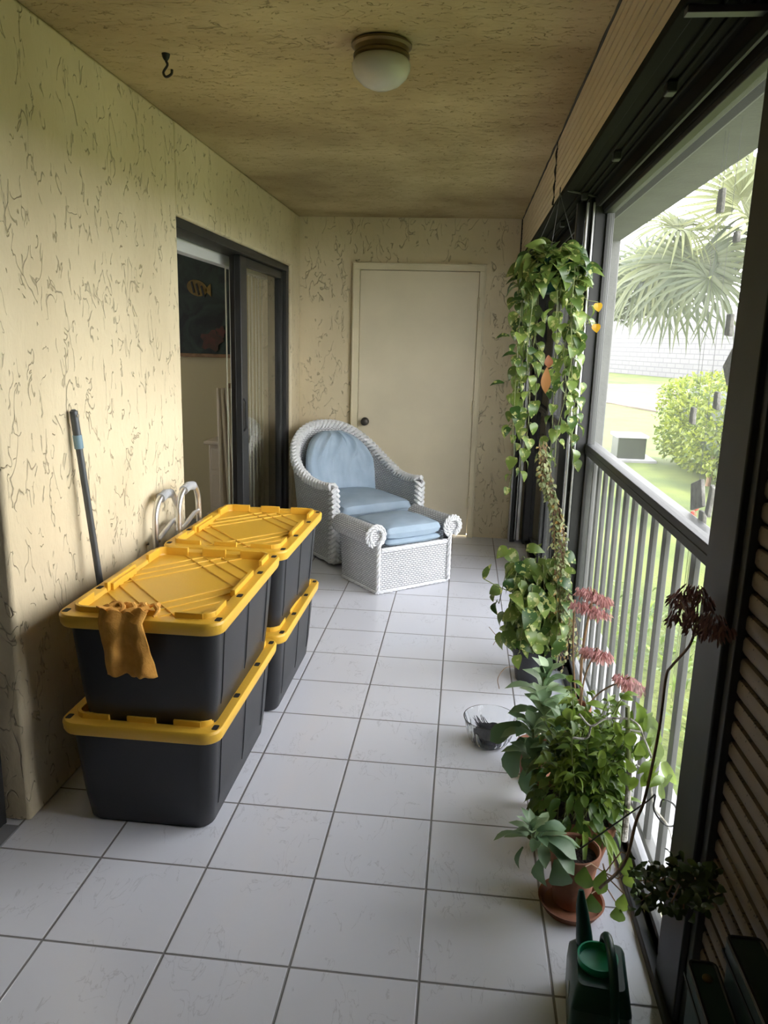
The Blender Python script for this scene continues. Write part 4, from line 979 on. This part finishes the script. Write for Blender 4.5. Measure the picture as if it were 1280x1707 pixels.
for px, py, yy, L, W in ((1075, 1190, 2.05, .10, .07), (1092, 1215, 2.0, .10, .06), (1062, 1175, 2.05, .08, .05), (1095, 1265, 1.95, .09, .045), (1112, 1290, 1.92, .08, .03), (985, 1200, 2.1, .08, .06), (1030, 1205, 2.0, .06, .035), (1048, 1290, 1.9, .05, .04), (1068, 1300, 1.88, .07, .04), (1060, 1235, 1.95, .06, .05), (1010, 1260, 1.95, .05, .035), (965, 1185, 2.1, .07, .06)):
    for q in range(3): ml.leaf(at(px + rnd(14), py + rnd(16), 'y', yy + rnd(.03)), V((rnd(.7), rnd(.4), -1 if py < 1300 else .2)), V((-.4 + rnd(.6), -1, .4)), L * .85, W * .62, random.choice(('heart', 'oval')), .25, .3, u=random.uniform(.35, 1))
for k in range(12):   # strap leaves at the front right
    p = V((1.72 + rnd(.03), 2.0 + rnd(.03), .16)); ml.leaf(p, V((rnd(.5), -.4, -.2 + rnd(.3))), V((0, -.3, 1)), random.uniform(.09, .15), .018, 'strap', .5, .2, u=.7)
ms.build('thin_stems', 'stem', bp); ml.build('foliage', 'fresh', bp, recalc=False, angle=0)
mb = MB(); mb.tube([at(1046, 1178, 'y', 1.98), at(1046, 1210, 'y', 1.98), at(1048, 1275, 'y', 1.98)], [.0065, .0062, .0075], 9); mb.build('bamboo_stake', 'stem', bp)
mb = MB(); mb.tube([at(1049, 1275, 'y', 1.98), at(1046, 1335, 'y', 1.98), at(1040, 1400, 'y', 2.0)], [.0075, .0085, .010], 9); mb.build('bark_stem', 'bark', bp)
mb = MB()
for pts in (((1046, 1198), (1010, 1198), (985, 1210), (965, 1190)), ((985, 1210), (978, 1230), (955, 1230)), ((1050, 1198), (1065, 1210), (1073, 1230), (1085, 1260), (1088, 1280)), ((1050, 1217), (1068, 1220)), ((1060, 1275), (1076, 1285), (1083, 1300)), ((1085, 1310), (1090, 1345), (1115, 1380), (1125, 1420)), ((1125, 1400), (1118, 1440), (1108, 1455)), ((1125, 1400), (1130, 1440), (1120, 1462))):
    mb.tube(arc([at(a, b, 'y', 1.96 - .10 * max(0, (b - 1300) / 150)) for a, b in pts], 6), .0032, 6)
mb.build('woody_branch', 'bark', bp)
ml = MB(); random.seed(31)
for k in range(230):
    p = at(1122 + rnd(66), 1478 + rnd(38) + .25 * rnd(40), 'x', 1.765 + rnd(.035)); ml.leaf(p, rv(1) + V((0, 0, -.4)), V((0, -1, .5)) + rv(.5), random.uniform(.018, .032), random.uniform(.011, .018), 'paddle', .2, .2)
mb = MB()
for k in range(14): mb.tube(arc([at(1122, 1440, 'x', 1.79), at(1120 + rnd(30), 1460, 'x', 1.775), at(1120 + rnd(62), 1485 + rnd(30), 'x', 1.765)], 4), .0018, 4)
b_ = mb.build('drooping_stems', 'brownstem', bp); ml.build('dark_small_leaves', 'jade', b_, recalc=False, angle=0)

# black cable loop
mb = MB(); P = arc([at(960, 1420, 'y', 1.86), at(1030, 1370, 'y', 1.84), at(1080, 1335, 'y', 1.82), at(1092, 1325, 'y', 1.82), at(1090, 1350, 'y', 1.81), at(1108, 1375, 'y', 1.80), at(1125, 1375, 'y', 1.80), at(1130, 1358, 'y', 1.80), at(1122, 1340, 'y', 1.81), at(1105, 1333, 'y', 1.82), at(1100, 1345, 'y', 1.83)], 8)
mb.tube(P, .0022, 6); o = mb.build('black_cable', 'rubber', loc=tuple(P[0])); tag(o, 'thin black cable looping among the plant stems in front of the pickets', 'cable')

# foreground terracotta pot
gp = thing('succulent_pot', 'terracotta pot on a saucer with a large leaved succulent, nearest plant pot', 'potted plant', (1.655, 1.87, 0))
pot(gp, (1.655, 1.87, .012), .068, .165)
mb = MB(); mb.lathe([(0, 0), (.075, 0), (.088, .022), (.090, .026), (.084, .026), (.074, .008), (0, .008)], (1.655, 1.86, 0), 40); sc_ = mb.build('saucer', 'terracotta', gp, angle=40)
ms, ml = MB(), MB(); random.seed(14)
top_ = at(882, 1395, 'y', 1.78); base = V((1.63, 1.86, .15)); rosette(ms, ml, base, top_, 22, .10, .038, .15, 1.15, .006, 'paddle', .05, .25)
for px, py, L, W, dv, nn in ((905, 1430, .078, .062, (.0, -.15, -1), (-.9, -.6, .5)), (928, 1432, .078, .068, (.25, -.2, -1), (-.2, -1, .4)), (872, 1412, .070, .026, (-.2, 0, -1), (-1, -.5, 0)), (905, 1395, .10, .045, (.9, -.2, -.35), (0, -.4, 1)), (910, 1405, .10, .045, (.9, -.5, -.6), (0, -.4, 1)), (870, 1390, .075, .025, (-1, -.1, -.15), (0, 0, 1)), (895, 1385, .08, .04, (.8, .2, .1), (0, -.3, 1))):
    ml.leaf(at(px, py, 'y', 1.77), V(dv), V(nn), L, W, 'paddle', .15, .15, u=random.random() * .5)
ms.build('stem', 'stem', gp); ml.build('foliage', 'kal', gp, recalc=False, angle=0)
ms, ml = MB(), MB()
for pts in (((1000, 1480), (1040, 1440), (1060, 1370), (1075, 1330), (1098, 1220), (1110, 1130), (1120, 1110), (1150, 1075), (1160, 1040)),):
    zz = [1.700, 1.715, 1.73, 1.745, 1.76, 1.77, 1.77, 1.775, 1.775]; P = arc([at(a, b, 'x', zz[i]) for i, (a, b) in enumerate(pts)], 6); ms.tube(P, [.0040 - .0015 * i / len(P) for i in range(len(P))], 7)
for a, b in ((1135, 1000), (1150, 985), (1165, 990), (1185, 1020), (1175, 1045)): ms.tube([at(1158, 1060, 'x', 1.775), at(a, b, 'x', 1.775)], .0018, 5)
ms.build('tall_flower_stem', 'brownstem', gp)
for a, b in ((1130, 992), (1145, 985), (1160, 980), (1172, 1000), (1142, 1010), (1168, 1025), (1130, 1025), (1190, 1030), (1185, 1048), (1160, 1040), (1205, 1048)): ml = MB(); bells(ml, at(a, b, 'x', 1.775 + rnd(.012)), 44, .019, .018); ml.build('withered_flower_cluster', 'duskpink', gp, recalc=False, angle=0)['label'] = 'dark dusky pink withered flowers'
# leaves hanging over the saucer on the right
ms, ml = MB(), MB()
for x0, y0, x1, y1, L, W, u in ((1000, 1480, 985, 1490, .055, .05, .1), (1020, 1470, 1040, 1490, .05, .035, .7), (1010, 1478, 1030, 1510, .045, .04, .3), (1030, 1465, 1045, 1450, .05, .03, .9), (1005, 1440, 1008, 1450, .07, .04, .35), (985, 1440, 975, 1445, .06, .05, .25), (1035, 1420, 1050, 1425, .06, .035, .6)):
    a = at(x0, y0, 'y', 1.80); b = at(x1, y1, 'y', 1.76); ms.tube([at(1008, 1455, 'y', 1.83), a, b], .0018, 5); ml.leaf(b, V((rnd(.3), -.2, -1)), V((-.4, -1, .2)), L, W, 'oval', .1, .15, u=u)
ms.build('side_stems', 'brownstem', gp); ml.build('side_leaves', 'fresh', gp, recalc=False, angle=0)

# driftwood mobile outside the screen, hung from the overhang
dm = thing('driftwood_mobile', 'hanging mobile of small driftwood pieces outside the screen by the post', 'mobile', (1.99, 2.2, 2.1))
def chip(px, py, w_, h_, rot=0, pts=None, x=1.99, th=.012):
    c = at(px, py, 'x', x); P = pts or [(-w_ / 2, -h_ / 2), (w_ / 2, -h_ / 2 * .9), (w_ / 2 * .9, h_ / 2), (-w_ / 2 * .8, h_ / 2 * .95)]
    P = [(c.y + a * math.cos(rot) - b * math.sin(rot), c.z + a * math.sin(rot) + b * math.cos(rot)) for a, b in P]
    o = MB().extrude(P, 'x', x - th / 2, x + th / 2).build('driftwood_piece', 'drift', dm, bevel=.003); return c
tops = []
for px, py, w_, h_, r_ in ((1202, 335, .045, .068, 0), (1228, 395, .035, .03, 0), (1216, 542, .040, .060, 0), (1195, 668, .035, .050, 0), (1155, 693, .038, .052, 0), (1163, 825, .11, .085, -.35), (1184, 835, .03, .09, .2), (1170, 873, .05, .075, -.1)):
    tops.append(chip(px, py, w_, h_, r_))
c = chip(1220, 612, 0, 0, 0, [(0, .05), (.06, .0), (.01, -.05), (-.05, 0)])
mb = MB()
for y_ in (tops[0].y, tops[4].y, tops[5].y, c.y):
    zb = min([t.z for t in tops + [c] if abs(t.y - y_) < .04]); mb.tube([(1.99, y_, 2.115), (1.99, y_, zb)], .0006, 4)
mb.build('thread', 'rubber', dm)

# ================================================================== OUTDOORS
G = -.2
mb = MB(); mb.grid(lambda a, b: V((2.1 + 90 * a ** 1.5, -20 + 110 * b, G + .03 * noise.noise(V((a * 30, b * 40, 0))))), 60, 60)
o = mb.build('ground_lawn', 'grass', angle=0); struct(o, 'bright green lawn')
mb = MB(); P = []
for i in range(40):
    a = 2 * math.pi * i / 40; r = 1 + .12 * math.sin(3 * a) + .08 * math.sin(7 * a + 1); P.append((8.3 + 4.6 * r * math.cos(a), 31 + 9 * r * math.sin(a)))
mb.extrude(P, 'z', G - .05, G + .035); struct(mb.build('ground_straw', 'sand', smooth=False), 'pale dry straw patch on the lawn')
# dry mulch strip close to the slab
# far pale wall
A, B = V((-8, 98.5 + 12, 0)), V((34, -6 + 12, 0)); A = V((6, 74, 0)); B = V((27.3, 12.8, 0)); dd = B - A; Lw = dd.length
mb = MB(); nn_ = V((-dd.y, dd.x, 0)).normalized() * .2
mb.grid(lambda a, b: (A + dd * a + V((0, 0, G + 4.2 * b)), (a * Lw, b * 4.2)), 2, 2); mb.grid(lambda a, b: (A + dd * a - nn_ + V((0, 0, G + 4.2 * b)), (a * Lw, b * 4.2)), 2, 2)
mb.grid(lambda a, b: (A + dd * a - nn_ * b + V((0, 0, G + 4.2)), (0.1, .1)), 2, 2)
bw_ = mb.build('boundary_wall', 'palewall', loc=(15, 43, 0), recalc=False); tag(bw_, 'long pale grey block boundary wall across the lawn', 'wall')
mb = MB()
for i in range(16):
    p = A + dd * (i / 15) + nn_ * .3; mb.box((p.x - .18, p.y - .18, G), (p.x + .18, p.y + .18, G + 4.25))
mb.build('wall_piers', 'palewall', bw_)
# utility cabinet
ub = thing('utility_cabinet', 'dark green utility cabinet with a pale lid on a concrete pad in the lawn', 'utility cabinet', (3.95, 12.3, G))
MB().box((3.70, 12.05, G + .04), (4.13, 12.55, G + .36)).build('cabinet', 'ac', ub, bevel=.01)
MB().box((3.67, 12.02, G + .36), (4.16, 12.58, G + .40)).build('lid', 'acwhite', ub, bevel=.01)
MB().box((3.6, 11.9, G - .03), (4.28, 12.65, G + .04)).build('concrete_pad', 'slab', ub, bevel=.01)
# hedge
hg = thing('hedge', 'tall clipped yellow-green hedge beyond the screen', 'hedge', (5.7, 10.9, G)); random.seed(77)
ml = MB(); HCn = V((5.85, 10.9, .50))
def hedgept(u, v, r=1.0):
    d = V((math.sin(v) * math.cos(u), math.sin(v) * math.sin(u), math.cos(v))); q = r * (1 + .10 * noise.noise(d * 3.5) + .05 * noise.noise(d * 9)); e = V((1.55, 1.9, .66))
    s = (abs(d.x) ** 5 + abs(d.y) ** 5 + abs(d.z) ** 5) ** (-1 / 5); return HCn + V((d.x * e.x, d.y * e.y, d.z * e.z)) * s * q, d
for k in range(11000):
    u = random.uniform(math.pi * .75, math.pi * 1.95); v = math.acos(random.uniform(-.75, 1)); p, d = hedgept(u, v, random.uniform(.90, 1.03)); ml.leaf(p, (d + rv(.9)), d + rv(.6), random.uniform(.05, .10), random.uniform(.03, .05), 'oval', .2, .15, seg=2)
ml.build('foliage', 'hedge', hg, recalc=False, angle=0)
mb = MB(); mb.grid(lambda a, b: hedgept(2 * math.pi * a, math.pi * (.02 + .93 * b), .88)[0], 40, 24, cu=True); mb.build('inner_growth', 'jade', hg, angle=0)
mb = MB()
for k in range(7): x = 4.5 + .35 * k; y = 9.8 + rnd(.4); mb.tube([(x, y, G - .02), (x + rnd(.1), y + rnd(.1), .3)], [.035, .02], 7)
mb.build('trunks', 'brownstem', hg)

# palms
def fan(ml, ms, hub, axis, up, R_, n=34, spread=150, droop=.35, u=None):
    axis = V(axis).normalized(); up = V(up); up = (up - axis * up.dot(axis)).normalized(); side = axis.cross(up); hub = V(hub)
    uu = random.random() if u is None else u
    for i in range(n):
        a = math.radians(-spread + 2 * spread * i / (n - 1)); d = axis * math.cos(a) + side * math.sin(a); L = R_ * (.85 + .15 * math.cos(a)) * random.uniform(.9, 1.05)
        ml.leaf(hub, d + up * .12, up, L, R_ * .055, 'strap', droop * random.uniform(.6, 1.4), .2, u=min(1, max(0, uu + rnd(.15))), seg=6)
def palm(trunkx, trunky, hubs, top_z, lab, rt=.16, crown=None):
    t = thing('palm_tree', lab, 'palm tree', (trunkx, trunky, G), 0)
    top_ = V((trunkx, trunky, top_z)); mb = MB(); P = [V((trunkx, trunky, G - .1)), V((trunkx, trunky, .6)), V((trunkx, trunky, top_z - 1.1)), V((trunkx, trunky, top_z - .7)), V((trunkx, trunky, top_z - .3)), top_]
    mb.tube(P, [rt, rt * .85, rt * .85, rt * 1.7, rt * 1.9, rt], 16); mb.build('trunk', 'trunk', t)
    ml, ms = MB(), MB()
    for hub, ax, R_, u in hubs:
        hub = V(hub); fan(ml, ms, hub, ax, (rnd(.3), -.5, .9), R_ * .9, u=u); ms.tube(arc([top_, top_.lerp(hub, .5) + V((0, 0, .12 * (hub - top_).length)), hub], 5), .018, 6)
    if ms.v: ms.build('leaf_stalks', 'stem', t)
    ml.build('fronds', 'palm', t, recalc=False, angle=0)
    return t
random.seed(4)
T1 = at(1290, 480, 'y', 8.1)
def hub(px, py, D): return at(px, py, 'y', D * .87)
hs = [(hub(1160, 440, 9.2), (-.15, -.2, -.9), .95, .15), (hub(1180, 465, 9.0), (.3, -.2, -.9), .7, .05), (hub(1130, 385, 9.3), (-.8, .1, .1), .75, .7), (hub(1110, 440, 9.8), (-.8, 0, -.5), .9, .5), (hub(1235, 330, 9.0), (.1, -.1, .9), .8, .8), (hub(1245, 380, 8.8), (-.7, -.3, .4), .8, .8), (hub(1200, 410, 9.6), (-.6, 0, .5), .75, .9), (hub(1262, 290, 9.2), (-.6, 0, .3), .8, .6), (hub(1070, 470, 10.2), (-.8, 0, -.3), .9, .2), (hub(1250, 440, 9.3), (-.8, 0, -.1), .6, .7), (hub(1090, 450, 10.8), (-.6, 0, -.7), .9, .1), (hub(1120, 480, 11), (-.2, 0, -1), .8, .0)]
palm(T1.x, T1.y, hs, T1.z + .35, 'fan palm with wide drooping fronds right outside the screened bay')
# darker tree, far left of the bay
dt = thing('shade_tree', 'dark leafy tree beyond the palms at the left of the view', 'tree', (12.0, 40, G)); c0 = at(1050, 480, 'y', 40)
tx = at(1018, 480, 'y', 40).x; dt.location = (c0.x, 40, G); MW[dt.name] = Matrix.Translation(dt.location); ml = MB()
for k in range(2600):
    d = rv(1).normalized(); p = c0 + V((d.x * 1.9, d.y * 1.6, d.z * 1.5)) * random.uniform(.5, 1) ** .5 * (1 + .3 * noise.noise(d * 3)); ml.leaf(p, rv(1), rv(1), .32, .2, 'oval', .2, .1, seg=2, u=random.random() * .4)
ml.build('foliage', 'palm', dt, recalc=False, angle=0); MB().tube([(tx, 40, G), (tx, 40, c0.z)], [.25, .15], 10).build('trunk', 'brownstem', dt)
# low plants by the slab, seen between pickets
random.seed(90); fb = thing('flower_bed', 'low leafy plants with a few red flowers growing along the slab outside the railing', 'flower bed', (2.6, 3.2, G)); fb['kind'] = 'stuff'
ml = MB()
for k in range(900):
    p = V((2.25 + random.random() * 1.0, 1.9 + random.random() * 3.2, G + random.random() ** 2 * .22)); ml.leaf(p, V((rnd(1), rnd(1), .8)), V((0, 0, 1)) + rv(.5), random.uniform(.05, .10), .02, 'lance', .4, .1, seg=3)
ml.build('low_leaves', 'fresh', fb, recalc=False, angle=0)
M['redflower'] = mat('red_flower', (.70, .07, .04), .6); mstk = MB()
mb = MB()
for px, py in ((1036, 1066), (1155, 858), (1160, 845), (1014, 1160)):
    p = at(px, py, 'x', 2.4); mb.grid(lambda a, b: p + V((.016 * math.sin(math.pi * b) * math.cos(2 * math.pi * a), .016 * math.sin(math.pi * b) * math.sin(2 * math.pi * a), -.02 * math.cos(math.pi * b))), 8, 6, cu=True); mstk.tube([p, V((p.x, p.y, G))], .003, 4)
mb.build('red_flowers', 'redflower', fb); mstk.build('flower_stalks', 'stem', fb)
